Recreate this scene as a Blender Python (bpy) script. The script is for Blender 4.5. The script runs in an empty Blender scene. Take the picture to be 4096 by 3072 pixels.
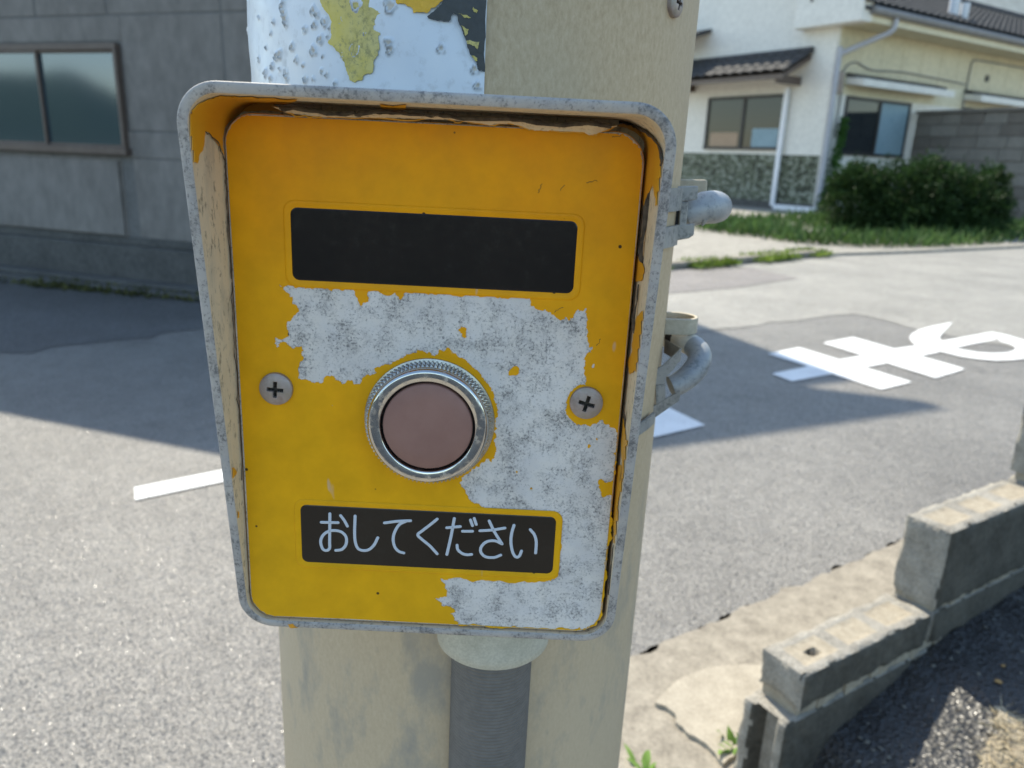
import bpy, bmesh, math, random
import numpy as np
from mathutils import Vector, Matrix
from mathutils.geometry import delaunay_2d_cdt
from mathutils.bvhtree import BVHTree

random.seed(7); rng = np.random.default_rng(7)
S = bpy.context.scene
COL = S.collection
R_ = math.radians

# ------------------------------------------------------------------ camera
EYE = 1.15
PITCH, ROLL = R_(16.6), R_(2.2)
FPX, CX, CY = 3055.0, 2048.0, 1536.0          # focal length and centre in pixels of the 4096 px photograph
cF = np.array([0, math.cos(PITCH), -math.sin(PITCH)])
_r0 = np.array([1.0, 0, 0]); _u0 = np.array([0, math.sin(PITCH), math.cos(PITCH)])
cR = math.cos(ROLL)*_r0 + math.sin(ROLL)*_u0
cU = -math.sin(ROLL)*_r0 + math.cos(ROLL)*_u0
CAM = np.array([0, 0, EYE])
cd = bpy.data.cameras.new('camera'); cam = bpy.data.objects.new('camera', cd); COL.objects.link(cam)
M = Matrix.Identity(4)
for i in range(3):
    M[i][0] = cR[i]; M[i][1] = cU[i]; M[i][2] = -cF[i]; M[i][3] = CAM[i]
cam.matrix_world = M
cd.sensor_width = 36.0; cd.lens = 36.0*FPX/4096.0
cd.clip_start = 0.01; cd.clip_end = 2000
cd.dof.use_dof = True; cd.dof.focus_distance = 0.315; cd.dof.aperture_fstop = 14
S.camera = cam

# ------------------------------------------------------------------ light
SUN_AZ, SUN_EL = R_(-22), R_(50)
SUN = np.array([math.sin(SUN_AZ)*math.cos(SUN_EL), math.cos(SUN_AZ)*math.cos(SUN_EL), math.sin(SUN_EL)])
w = bpy.data.worlds.new('World'); S.world = w; w.use_nodes = True
nt = w.node_tree
sky = nt.nodes.new('ShaderNodeTexSky'); sky.sky_type = 'NISHITA'; sky.sun_disc = False
sky.sun_elevation = SUN_EL; sky.sun_rotation = SUN_AZ; sky.dust_density = 0.6
bg = nt.nodes['Background']; bg.inputs['Strength'].default_value = 0.15
tint = nt.nodes.new('ShaderNodeMix'); tint.data_type = 'RGBA'; tint.blend_type = 'MULTIPLY'; tint.inputs[0].default_value = 1
nt.links.new(sky.outputs[0], tint.inputs[6]); tint.inputs[7].default_value = (1.0, 1.0, .925, 1)      # camera white balance
nt.links.new(tint.outputs[2], bg.inputs['Color'])
sl = bpy.data.lights.new('sun', 'SUN'); sl.energy = 3.3; sl.angle = R_(0.55); sl.color = (1.0, 0.92, 0.76)
so = bpy.data.objects.new('sun', sl); COL.objects.link(so)
so.rotation_euler = Vector((-SUN[0], -SUN[1], -SUN[2])).to_track_quat('-Z', 'Y').to_euler()
so.location = (-3, 6, 9)
S.view_settings.view_transform = 'Standard'; S.view_settings.look = 'None'
S.view_settings.gamma = 1.0; S.view_settings.use_curve_mapping = False
S.view_settings.exposure = 1.2

# ------------------------------------------------------------------ measuring helpers (photo pixel -> point on a real surface)
def ray(x, y): return cF + cR*((x-CX)/FPX) - cU*((y-CY)/FPX)
def gnd(x, y, z=0.0):
    d = ray(x, y); return CAM + d*((z-EYE)/d[2])
def onplane(x, y, P, n):
    d = ray(x, y); n = np.asarray(n, float); return CAM + d*(((np.asarray(P)-CAM)@n)/(d@n))
def V(*a): return np.array(a, float)
def crop(x0, y0, s): return lambda x, y: (x0+x/s, y0+y/s)
k1 = crop(600, 300, 2.011); k2 = crop(1700, 300, 2.011); k3 = crop(600, 1100, 2.011); k4 = crop(1700, 1100, 2.011)
k5 = crop(600, 1850, 2.011); k6 = crop(1700, 1850, 2.011)
h1 = crop(2600, 0, 1.4786); m4 = crop(2500, 1000, 1.386); w5 = crop(2400, 1850, 1.3042)
s8 = crop(950, 0, 2.011); z2 = crop(2600, 650, 4.74); z3 = crop(2550, 1200, 3.3175); b4 = crop(1400, 1350, 2.592)
l2 = crop(0, 0, 2.011); l3 = crop(0, 800, 2.011); r6 = crop(2600, 2500, 2.9)

# ------------------------------------------------------------------ object helpers
def tag(o, label=None, cat=None, group=None, kind=None):
    if label: o['label'] = label
    if cat: o['category'] = cat
    if group: o['group'] = group
    if kind: o['kind'] = kind
    return o
def empty(name, loc=(0, 0, 0), mat=None):
    o = bpy.data.objects.new(name, None); COL.objects.link(o); o.empty_display_size = .05
    if mat is not None: o.matrix_world = mat
    else: o.location = loc
    return o
class MB:
    """collects vertices and faces, then links them as one mesh object"""
    def __init__(s): s.v = []; s.f = []
    def add(s, vs, fs):
        n = len(s.v); s.v.extend([tuple(map(float, p)) for p in vs]); s.f.extend([tuple(i+n for i in f) for f in fs]); return s
    def box(s, o, a, b, c):
        o, a, b, c = map(np.asarray, (o, a, b, c))
        vs = [o, o+a, o+a+b, o+b, o+c, o+a+c, o+a+b+c, o+b+c]
        if np.dot(np.cross(a, b), c) < 0: fs = [(0,1,2,3),(7,6,5,4),(4,5,1,0),(5,6,2,1),(6,7,3,2),(7,4,0,3)]
        else: fs = [(3,2,1,0),(4,5,6,7),(0,1,5,4),(1,2,6,5),(2,3,7,6),(3,0,4,7)]
        return s.add(vs, fs)
    def prism(s, poly, vec):
        p = [np.asarray(q, float) for q in poly]; vec = np.asarray(vec, float); n = len(p)
        return s.add(p+[q+vec for q in p], [tuple(range(n))[::-1], tuple(range(n, 2*n))]+[(i, (i+1) % n, n+(i+1) % n, n+i) for i in range(n)])
    def tube(s, path, rad, n=12, caps=True, squash=None, sq=1.0):
        P = [np.asarray(p, float) for p in path]; m = len(P)
        rads = rad if hasattr(rad, '__len__') else [rad]*m
        up = np.array([0, 0, 1.0]); rings = []; prev = None
        for i in range(m):
            t = P[min(i+1, m-1)]-P[max(i-1, 0)]; t = t/(np.linalg.norm(t)+1e-12)
            if squash is not None:
                b = np.asarray(squash, float); a = np.cross(b, t); a /= np.linalg.norm(a)+1e-12
            else:
                if prev is None:
                    a = np.cross(t, up)
                    if np.linalg.norm(a) < .05: a = np.cross(t, [1, 0, 0])
                else: a = prev-t*(prev@t)
                a /= np.linalg.norm(a); b = np.cross(t, a); prev = a
            rings.append([P[i]+rads[i]*(a*math.cos(2*math.pi*k/n)+b*math.sin(2*math.pi*k/n)*sq) for k in range(n)])
        vs = [p for r in rings for p in r]
        fs = [(i*n+k, i*n+(k+1) % n, (i+1)*n+(k+1) % n, (i+1)*n+k) for i in range(m-1) for k in range(n)]
        if caps: fs += [tuple(range(n))[::-1], tuple(range((m-1)*n, m*n))]
        return s.add(vs, fs)
    def lathe(s, prof, o, ax, e1, n=48, rfun=None, cap0=False, cap1=False):
        """prof: list of (radius, height along ax)"""
        o, ax, e1 = map(lambda q: np.asarray(q, float), (o, ax, e1)); e2 = np.cross(ax, e1); m = len(prof); vs = []
        for i, (r, hh) in enumerate(prof):
            for k in range(n):
                a = 2*math.pi*k/n; rr = r if rfun is None else rfun(i, k, r)
                vs.append(o+ax*hh+rr*(e1*math.cos(a)+e2*math.sin(a)))
        fs = [(i*n+k, i*n+(k+1) % n, (i+1)*n+(k+1) % n, (i+1)*n+k) for i in range(m-1) for k in range(n)]
        if cap0: fs.append(tuple(range(n))[::-1])
        if cap1: fs.append(tuple(range((m-1)*n, m*n)))
        return s.add(vs, fs)
    def grid(s, fun, us, vs_):
        nu, nv = len(us), len(vs_)
        return s.add([fun(u, v) for u in us for v in vs_], [(i*nv+j, (i+1)*nv+j, (i+1)*nv+j+1, i*nv+j+1) for i in range(nu-1) for j in range(nv-1)])
    def mesh(s, name):
        me = bpy.data.meshes.new(name); me.from_pydata(s.v, [], s.f); me.update(); return me
    def build(s, name, mat=None, parent=None, smooth=False, bevel=0, seg=2, fix=True, angle=40):
        me = s.mesh(name)
        if fix:
            bm = bmesh.new(); bm.from_mesh(me); bmesh.ops.recalc_face_normals(bm, faces=bm.faces); bm.to_mesh(me); bm.free()
        return link(name, me, mat, parent, smooth, bevel, seg, angle)
def link(name, me, mat=None, parent=None, smooth=False, bevel=0, seg=2, angle=40):
    o = bpy.data.objects.new(name, me); COL.objects.link(o)
    if mat is not None: me.materials.append(mat)
    if parent is not None: o.parent = parent
    if smooth:
        me.polygons.foreach_set('use_smooth', [True]*len(me.polygons))
        if angle < 180: me.set_sharp_from_angle(angle=R_(angle))
    if bevel:
        b = o.modifiers.new('bevel', 'BEVEL'); b.width = bevel; b.segments = seg; b.limit_method = 'ANGLE'; b.angle_limit = R_(35)
    return o
def cat_rom(pts, n=8):
    P = [np.asarray(p, float) for p in pts]; out = []
    if len(P) < 3: return [P[0]+(P[-1]-P[0])*t for t in np.linspace(0, 1, n)]
    Q = [2*P[0]-P[1]]+P+[2*P[-1]-P[-2]]
    for i in range(1, len(Q)-2):
        for t in np.linspace(0, 1, n, endpoint=False):
            a, b, c, d = Q[i-1], Q[i], Q[i+1], Q[i+2]
            out.append(.5*(2*b+(c-a)*t+(2*a-5*b+4*c-d)*t*t+(3*b-a-3*c+d)*t**3))
    out.append(P[-1]); return out
def rrect(x0, x1, z0, z1, r, n=8):
    """rounded rectangle, counter-clockwise seen from -Y (x right, z up), starting lower right"""
    out = []
    for (cx, cz, a0) in ((x1-r, z0+r, -90), (x1-r, z1-r, 0), (x0+r, z1-r, 90), (x0+r, z0+r, 180)):
        for k in range(n+1):
            a = R_(a0+90*k/n); out.append((cx+r*math.cos(a), cz+r*math.sin(a)))
    return out
def ragged(poly, amp, depth=3, closed=True):
    P = [np.asarray(p, float) for p in poly]
    for k in range(depth):
        Q = []
        n = len(P)
        for i in range(n if closed else n-1):
            a, b = P[i], P[(i+1) % n]; d = b-a; L = np.linalg.norm(d)
            Q.append(a)
            if L > amp*.6: Q.append((a+b)/2+np.array([-d[1], d[0]])/(L+1e-9)*rng.normal(0, min(amp*.5**k, L*.18)))
        if not closed: Q.append(P[-1])
        P = Q
    return P
def inside(pts, polys):
    """even-odd test of many points against several closed polygons"""
    x, y = pts[:, 0], pts[:, 1]; c = np.zeros(len(pts), bool)
    for P in polys:
        P = np.asarray(P, float); a = P; b = np.roll(P, -1, axis=0)
        for (ax, ay), (bx, by) in zip(a, b):
            if ay == by: continue
            t = (ay > y) != (by > y)
            c ^= t & (x < (bx-ax)*(y-ay)/(by-ay)+ax)
    return c
def fill(polys, step=None):
    """triangulate the even-odd interior of polygons; optional interior grid; returns pts, tris"""
    pts = []; edges = []
    for P in polys:
        n0 = len(pts); pts += [Vector((float(p[0]), float(p[1]))) for p in P]; m = len(P)
        edges += [(n0+i, n0+(i+1) % m) for i in range(m)]
    if step:
        A = np.concatenate([np.asarray(P, float) for P in polys]); lo, hi = A.min(0), A.max(0)
        gx, gy = np.meshgrid(np.arange(lo[0]+step/2, hi[0], step), np.arange(lo[1]+step/2, hi[1], step))
        g = np.stack([gx.ravel(), gy.ravel()], 1); g = g[inside(g, polys)]
        pts += [Vector((float(p[0]), float(p[1]))) for p in g]
    v, e, f, *_ = delaunay_2d_cdt(pts, edges, [], 0, 1e-7)
    v = np.array([tuple(p) for p in v]); f = [t for t in f if len(t) == 3]
    c = np.array([v[list(t)].mean(0) for t in f]); k = inside(c, polys)
    return v, [t for t, q in zip(f, k) if q]
def sheet(mb, v3, tris, off):
    """closed thin solid from triangles: v3 lower points, off per-vertex offset vectors"""
    v3 = np.asarray(v3, float); off = np.broadcast_to(np.asarray(off, float), v3.shape); n = len(v3)
    cnt = {}
    for t in tris:
        for a, b in ((t[0], t[1]), (t[1], t[2]), (t[2], t[0])):
            key = (min(a, b), max(a, b)); cnt.setdefault(key, []).append((a, b))
    fs = [tuple(n+i for i in t) for t in tris]+[tuple(t)[::-1] for t in tris]
    fs += [(e[0][0], e[0][1], n+e[0][1], n+e[0][0]) for e in cnt.values() if len(e) == 1]
    return mb.add(np.concatenate([v3, v3+off]), fs)

# ------------------------------------------------------------------ material helpers
class NT:
    def __init__(s, name):
        s.m = bpy.data.materials.new(name); s.m.use_nodes = True; s.t = s.m.node_tree; s.b = s.t.nodes['Principled BSDF']
        s.tc = s.t.nodes.new('ShaderNodeTexCoord'); s.co = s.tc.outputs['Object']
    def n(s, typ, **kw):
        q = s.t.nodes.new(typ)
        for k, v in kw.items(): setattr(q, k, v)
        return q
    def set(s, sock, v):
        if hasattr(v, 'is_output') or isinstance(v, bpy.types.NodeSocket): s.t.links.new(v, sock)
        else:
            if isinstance(v, (tuple, list)) and len(v) == 3 and sock.type == 'RGBA': v = (*v, 1)
            sock.default_value = v
    def mapv(s, scale=(1, 1, 1), rot=(0, 0, 0), src=None):
        q = s.n('ShaderNodeMapping'); s.t.links.new(src or s.co, q.inputs[0]); q.inputs['Scale'].default_value = scale; q.inputs['Rotation'].default_value = rot
        return q.outputs[0]
    def noise(s, scale, detail=4, rough=.55, vec=None, dist=0, out='Fac'):
        q = s.n('ShaderNodeTexNoise'); s.t.links.new(vec or s.co, q.inputs['Vector'])
        q.inputs['Scale'].default_value = scale; q.inputs['Detail'].default_value = detail; q.inputs['Roughness'].default_value = rough; q.inputs['Distortion'].default_value = dist
        return q.outputs[out]
    def vor(s, scale, feature='F1', vec=None, out='Distance', rnd=1.0):
        q = s.n('ShaderNodeTexVoronoi', feature=feature); s.t.links.new(vec or s.co, q.inputs['Vector']); q.inputs['Scale'].default_value = scale
        q.inputs['Randomness'].default_value = rnd
        return q.outputs[out]
    def ramp(s, fac, stops, mode='LINEAR'):
        q = s.n('ShaderNodeValToRGB'); s.t.links.new(fac, q.inputs[0]); cr = q.color_ramp; cr.interpolation = mode
        while len(cr.elements) < len(stops): cr.elements.new(.5)
        for e, (p, c) in zip(cr.elements, stops):
            e.position = p; e.color = (*c, 1) if hasattr(c, '__len__') else (c, c, c, 1)
        return q.outputs[0]
    def mix(s, fac, a, b, blend='MIX'):
        q = s.n('ShaderNodeMix', data_type='RGBA', blend_type=blend)
        s.set(q.inputs[0], fac); s.set(q.inputs[6], a); s.set(q.inputs[7], b); return q.outputs[2]
    def math(s, op, a, b=0.0):
        q = s.n('ShaderNodeMath', operation=op); s.set(q.inputs[0], a); s.set(q.inputs[1], b); return q.outputs[0]
    def bump(s, h, strength=.3, dist=.001, normal=None):
        q = s.n('ShaderNodeBump'); s.set(q.inputs['Height'], h); q.inputs['Strength'].default_value = strength; q.inputs['Distance'].default_value = dist
        if normal: s.t.links.new(normal, q.inputs['Normal'])
        return q.outputs[0]
    def attr(s, name, out='Fac'):
        q = s.n('ShaderNodeAttribute', attribute_name=name); return q.outputs[out]
    def done(s, col=None, rough=None, bump=None, metal=None, spec=None, **kw):
        if col is not None: s.set(s.b.inputs['Base Color'], col)
        if rough is not None: s.set(s.b.inputs['Roughness'], rough)
        if metal is not None: s.set(s.b.inputs['Metallic'], metal)
        if spec is not None: s.set(s.b.inputs['Specular IOR Level'], spec)
        if bump is not None: s.set(s.b.inputs['Normal'], bump)
        for k, v in kw.items(): s.set(s.b.inputs[k], v)
        return s.m
def simple(name, a, b, scale=20, rough=.7, bumpk=.2, bd=.002, detail=5, metal=0.0, stretch=(1, 1, 1), spec=.4):
    t = NT(name); v = t.mapv(stretch); f = t.noise(scale, detail, .6, v); g = t.noise(scale*7, 3, .6, v)
    c = t.ramp(f, [(.3, a), (.7, b)]); c = t.mix(.35, c, t.ramp(g, [(.3, tuple(x*.75 for x in a)), (.7, tuple(min(1, x*1.2) for x in b))]))
    return t.done(c, rough, t.bump(g, bumpk, bd), metal, spec)

def mat_asphalt(name, lo, hi, chip=170, warm=(1, 1, 1), spark=.5, big_k=1.0):
    t = NT(name)
    cell = t.vor(chip, out='Color'); d = t.vor(chip); bw = t.n('ShaderNodeRGBToBW'); t.t.links.new(cell, bw.inputs[0])
    c = t.ramp(bw.outputs[0], [(.0, tuple(lo*x for x in warm)), (.55, tuple((lo*.5+hi*.5)*x for x in warm)), (.85, tuple(hi*x for x in warm)), (1, (hi*1.5, hi*1.46, hi*1.38))])
    big = t.noise(1.3, 5, .6); c = t.mix(1, c, t.ramp(big, [(.3, .78), (.7, 1.15)]), 'MULTIPLY')
    mid = t.noise(11, 4, .65); c = t.mix(1, c, t.ramp(mid, [(.3, .85), (.7, 1.12)]), 'MULTIPLY')
    geo = t.n('ShaderNodeNewGeometry')
    sub = t.n('ShaderNodeVectorMath', operation='SUBTRACT'); t.t.links.new(cell, sub.inputs[0]); sub.inputs[1].default_value = (.5, .5, .5)
    sc = t.n('ShaderNodeVectorMath', operation='SCALE'); t.t.links.new(sub.outputs[0], sc.inputs[0]); sc.inputs['Scale'].default_value = spark
    ad = t.n('ShaderNodeVectorMath', operation='ADD'); t.t.links.new(geo.outputs['Normal'], ad.inputs[0]); t.t.links.new(sc.outputs[0], ad.inputs[1])
    nm = t.n('ShaderNodeVectorMath', operation='NORMALIZE'); t.t.links.new(ad.outputs[0], nm.inputs[0])
    b = t.bump(d, .7, .003, nm.outputs[0])
    return t.done(c, t.ramp(bw.outputs[0], [(.2, .62), (.78, .42), (.88, .2)]), b, spec=.65)

def mat_speckle(name, base, dark, warm, scale=1.0, cover=.5, metal=0.0, rough=.55):
    """weathered primer: pale, with clustered grey-black pitting"""
    t = NT(name)
    cl = t.noise(100*scale, 4, .6); fine = t.noise(900*scale, 5, .75); mid = t.noise(330*scale, 4, .7, dist=.6)
    c = t.ramp(t.noise(110*scale, 5, .65), [(.3, base), (.72, warm)])
    m1 = t.ramp(t.math('ADD', t.math('MULTIPLY', cl, .50), t.math('MULTIPLY', mid, .55)), [(.485+.06*(1-cover), 0), (.64+.05*(1-cover), 1)])
    c = t.mix(t.math('MULTIPLY', m1, .5), c, tuple(x*.45 for x in base))
    m2 = t.ramp(t.math('ADD', t.math('MULTIPLY', cl, .33), t.math('MULTIPLY', fine, .77)), [(.565, 0), (.66, 1)])
    c = t.mix(t.math('MULTIPLY', m2, .75), c, dark)
    c = t.mix(1, c, t.ramp(t.noise(34*scale, 4, .6), [(.32, (.87, .865, .86)), (.6, (1.03, 1.02, 1.0))]), 'MULTIPLY')
    m3 = t.ramp(fine, [(.70, 0), (.74, 1)]); c = t.mix(m3, c, warm)
    return t.done(c, rough, t.bump(t.math('SUBTRACT', fine, m2), .25, .0003), metal, .35)

def mat_paint():
    t = NT('weathered_yellow_paint')
    big = t.noise(16, 4, .6); f = t.noise(60, 4, .6)
    gx = t.n('ShaderNodeSeparateXYZ'); t.t.links.new(t.co, gx.inputs[0])
    up = t.math('ADD', t.math('MULTIPLY', gx.outputs['Z'], 3.6), .5)           # pigment less bleached towards the hood
    fac = t.math('ADD', t.math('MULTIPLY', up, .75), t.math('MULTIPLY', big, .45))
    c = t.ramp(fac, [(.2, (.70, .375, .006)), (.55, (.76, .378, .004)), (.85, (.78, .32, .003)), (1, (.78, .28, .003))])
    c = t.mix(1, c, t.ramp(f, [(.3, .88), (.7, 1.06)]), 'MULTIPLY')
    # tiny scuffs and specks
    sc = t.noise(130, 2, .4, t.mapv((1, 1, .35), (0, .6, 0))); m = t.ramp(sc, [(.735, 0), (.77, 1)])
    c = t.mix(t.math('MULTIPLY', m, .55), c, (.52, .42, .33))
    sp = t.vor(95); m2 = t.ramp(sp, [(.055, 1), (.075, 0)]); cc = t.vor(95, out='Color')
    pick = t.ramp(t.math('MULTIPLY', cc, 1), [(.78, 0), (.8, 1)])
    c = t.mix(t.math('MULTIPLY', m2, pick), c, (.06, .03, .01))
    return t.done(c, t.ramp(f, [(.3, .42), (.7, .58)]), t.bump(f, .12, .0006), spec=.18)

# ------------------------------------------------------------------ materials of the setting
M_road = mat_asphalt('worn_asphalt', .125, .245, 230, (1, .955, .88), .95)
M_old = mat_asphalt('bleached_old_asphalt', .21, .34, 200, (1, .955, .85), .6)
M_dark = mat_asphalt('dark_asphalt', .06, .15, 150, (1, 1, 1), .6)
M_brown = mat_asphalt('brownish_patch', .14, .24, 110, (1.0, .9, .84), .5)
M_yard = mat_asphalt('black_yard_asphalt', .012, .045, 130, (1, .98, .95), .5)
M_pave = simple('dusty_concrete', (.15, .132, .105), (.35, .315, .255), 19, .85, .5, .004)
M_slab = simple('broken_slab_concrete', (.26, .23, .18), (.40, .36, .29), 22, .85, .4, .003)
M_earth = simple('damp_earth', (.03, .026, .02), (.08, .07, .055), 30, .95)
M_lot = simple('pale_gravel_lot', (.17, .16, .14), (.36, .34, .295), 9, .9, .6, .01)
M_white = None
t = NT('road_marking_white'); n1 = t.noise(38, 6, .75); n2 = t.noise(300, 4, .75); n3 = t.noise(5, 3)
c = t.mix(t.ramp(t.math('ADD', t.math('MULTIPLY', n1, .6), t.math('MULTIPLY', n2, .5)), [(.60, 0), (.70, .8)]), t.ramp(n3, [(.3, (.68, .68, .67)), (.7, (.80, .80, .79))]), (.34, .335, .32))
M_white = t.done(c, .65, t.bump(n2, .5, .002))
M_block = simple('weathered_block_concrete', (.15, .138, .115), (.38, .355, .305), 26, .9, .9, .004, 8)
M_blockshade = simple('shaded_side_block', (.035, .031, .023), (.11, .10, .08), 12, .95, .9, .003, 8)  # darker copy of the block tone, painting shade into the yard-side faces
M_blockd = simple('block_core_mortar', (.26, .22, .16), (.45, .395, .305), 60, .92, .9, .003, 8)
M_stone = [simple('boundary_stone_%d' % i, tuple(.72*x for x in c), c, 3, .9, .4, .01) for i, c in enumerate(((.25, .225, .19), (.205, .18, .15), (.29, .265, .225)))]

def sheetpoly(name, pts, z, mat, kind='structure', label=None):
    m = MB(); m.add([(p[0], p[1], z) for p in pts], [tuple(range(len(pts)))])
    o = m.build(name, mat, fix=False)
    me = o.data
    if me.polygons[0].normal.z < 0: me.flip_normals()
    return tag(o, label, None, None, kind)

EDGE_O, EDGE_D = V(.313, 1.589), V(.827, .562); EDGE_N = V(.562, -.827)
edge = ragged([EDGE_O+EDGE_D*t for t in np.linspace(-2.2, 3.0, 60)], .012, 3, closed=False)
edge = [EDGE_O+EDGE_D*-40]+list(edge)+[EDGE_O+EDGE_D*45]
sheetpoly('ground', [(-150, -150), (150, -150), (150, 150), (-150, 150)], -.03, M_earth)
sheetpoly('road', edge+[V(60, 90), V(-90, 90), V(-90, -25)], 0, M_road)
edge2 = ragged([EDGE_O+EDGE_D*t+EDGE_N*.004 for t in np.linspace(-2.2, 3.0, 60)], .010, 2, closed=False)
edge2 = [EDGE_O+EDGE_D*-40+EDGE_N*.012]+list(edge2)+[EDGE_O+EDGE_D*45+EDGE_N*.012]
sheetpoly('pavement', edge2[::-1]+[V(-60, -90), V(60, -90), V(90, 20)], .004, M_pave)
# older, paler asphalt beyond the resurfaced trench, with a brownish strip along the kerb
far = [gnd(*m4(*q))[:2] for q in [(60, 500), (400, 452), (800, 402), (1280, 355), (1560, 428), (1900, 500), (2300, 575)]]
sheetpoly('old_road_surface', list(ragged(far, .05, 2, False))+[V(16, 9), V(22, 18), V(6, 14), V(1.0, 8.0)], .004, M_old)
sheetpoly('road_repair_strip', [gnd(*m4(*q))[:2] for q in [(230, 245), (600, 215), (960, 160), (700, 100), (200, 118)]], .008, M_brown)
lw = [gnd(*l3(*q))[:2] for q in [(0, 1230), (400, 1182), (1000, 1125), (1650, 1035)]]
sheetpoly('shoulder', [V(-7, 6.0)]+list(ragged(lw, .05, 2, False))+[V(-1.35, 5.7), V(-2.6, 6.13), V(-8, 8.0)], .004, M_dark)

# raised broken slab beside the block wall
slab = [gnd(*w5(*q))[:2] for q in [(285, 1278), (420, 1150), (600, 1090), (900, 1085), (1000, 1150), (900, 1300), (760, 1500), (640, 1600), (545, 1490), (480, 1452), (425, 1405), (392, 1345), (345, 1302)]]
m = MB(); rp = ragged(slab, .004, 2); m.prism([(*p, .002) for p in rp], (0, 0, .012))
tag(m.build('concrete_slab', M_slab), kind='structure')

# ------------------------------------------------------------------ painted road markings
road_mark = empty('road_marking', gnd(*m4(1500, 620)))
tag(road_mark, 'large white hiragana character painted on the grey road, half in shadow', 'road marking')
def strokes(root, polys, z0=.0058):
    for i, P in enumerate(polys):
        g = [gnd(*m4(*q)) for q in P]
        mm = MB(); mm.add([(p[0]-root.location[0], p[1]-root.location[1], z0+.0005*i) for p in g], [tuple(range(len(g)))])
        o = mm.build('stroke', M_white, root, fix=False)
        if o.data.polygons[0].normal.z < 0: o.data.flip_normals()
strokes(road_mark, [
    [(812, 690), (925, 733), (1130, 695), (1330, 655), (1500, 622), (1700, 578), (1900, 530), (2060, 498), (2035, 458), (1850, 492), (1630, 532), (1490, 552), (1330, 588), (1190, 612), (1000, 652)],
    [(790, 580), (965, 545), (1590, 737), (1420, 778)],
    [(1095, 520), (1265, 488), (1885, 665), (1720, 715)],
    [(1760, 520), (1730, 545), (1640, 560), (1590, 515), (1575, 492), (1590, 470), (1630, 447), (1700, 428), (1815, 405), (1770, 452), (1740, 490)],
    [(2030, 460), (2120, 478), (2240, 515), (2330, 545), (2330, 580), (2240, 604), (2160, 614), (2060, 618), (1960, 610), (1860, 596), (1730, 562), (1800, 545), (1880, 560), (1960, 574), (2040, 578), (2110, 576), (2150, 566), (2168, 550), (2140, 530), (2080, 512)],
])
M_line = empty('road_marking', gnd(560, 1980)); tag(M_line, 'short white bar painted on the sunlit road left of the button box', 'road marking')
def flatpoly(root, pts, z, mat=M_white, name='bar'):
    mm = MB(); mm.add([(p[0]-root.location[0], p[1]-root.location[1], z) for p in pts], [tuple(range(len(pts)))])
    o = mm.build(name, mat, root, fix=False)
    if o.data.polygons[0].normal.z < 0: o.data.flip_normals()
d_ = (gnd(868, 1888)-gnd(537, 1955)); d_ /= np.linalg.norm(d_)
a_, b_ = gnd(537, 1955), gnd(541, 2005)
flatpoly(M_line, [a_, a_+d_*.55, b_+d_*.56, b_], .005)
M_bar = empty('road_marking', gnd(2700, 1690)); tag(M_bar, 'pale white painted bar end in the shade right of the pole foot', 'road marking')
tip = gnd(*m4(445, 976)); e1 = gnd(*m4(246, 880)); e2 = gnd(*m4(165, 1042))
u1 = (e1-tip); u2 = (e2-tip)
flatpoly(M_bar, [tip, tip+u1*1.15, tip+u1*1.15+u2*2.2, tip+u2*2.2], .005)

# ------------------------------------------------------------------ grey shed building on the left
LP, la = gnd(776, 1168), R_(-71)
LD = V(math.sin(la), math.cos(la), 0); LN = V(-LD[1], LD[0], 0)
if LN[1] > 0: LN = -LN
def lw_(u, z, o=0.0): return LP+LD*u+LN*o+V(0, 0, z)
M_siding = simple('grey_cement_board', (.17, .152, .135), (.265, .24, .215), 1.6, .85, .2, .004, 7, 0.0, (1, 1, .6))
M_sidd = simple('dark_backing', (.13, .125, .115), (.18, .17, .16), 3)
M_plinth = simple('stained_plinth_concrete', (.06, .058, .054), (.13, .125, .115), 4, .9, .6, .008, 7)
M_lglass = None
M_brownfr = simple('brown_aluminium', (.11, .08, .065), (.16, .125, .105), 6, .45, .05, .001, metal=.3)
def glass_mat(name, col, rough=.04, spec=.9):
    t = NT(name); f = t.noise(1.2, 2); return t.done(t.mix(f, tuple(x*.8 for x in col), col), rough, t.bump(f, .03, .02), spec=spec)
M_lglass = glass_mat('frosted_grey_glass', (.03, .055, .07), .08, 1.0); M_lglass.node_tree.nodes['Principled BSDF'].inputs['IOR'].default_value = 1.8; M_lglass.node_tree.nodes['Principled BSDF'].inputs['Specular Tint'].default_value = (.80, .88, 1, 1)
shed = empty('shed_building', tuple(LP)); shed.matrix_world = Matrix.Translation(Vector(LP))
tag(shed, 'grey board sided building standing in its own shade beside the road', 'building')
def lbox(m, u0, u1, z0, z1, o0, o1): return m.box(lw_(u0, z0, o0)-LP, LD*(u1-u0), V(0, 0, z1-z0), LN*(o1-o0))
U0, U1 = -1.19, 6.2
m = MB(); BK = -LN
# carcass with lean-to roof rising to the back
def sp(u, z, dpt): return LD*u+V(0, 0, z)-LN*dpt
DEP = 4.42-.47
m.prism([sp(U0, 0, .011), sp(U0, 3.4, .011), sp(U0, 6.8, DEP), sp(U0, 0, DEP)], LD*(U1-U0))
m.build('wall', M_sidd, shed)
m = MB(); m.prism([sp(U0-.1, 3.44, -.47), sp(U0-.1, 3.54, -.47), sp(U0-.1, 7.36, DEP+.0), sp(U0-.1, 7.2, DEP+.0)], LD*(U1-U0+.2)); m.build('roof', M_sidd, shed)
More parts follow.
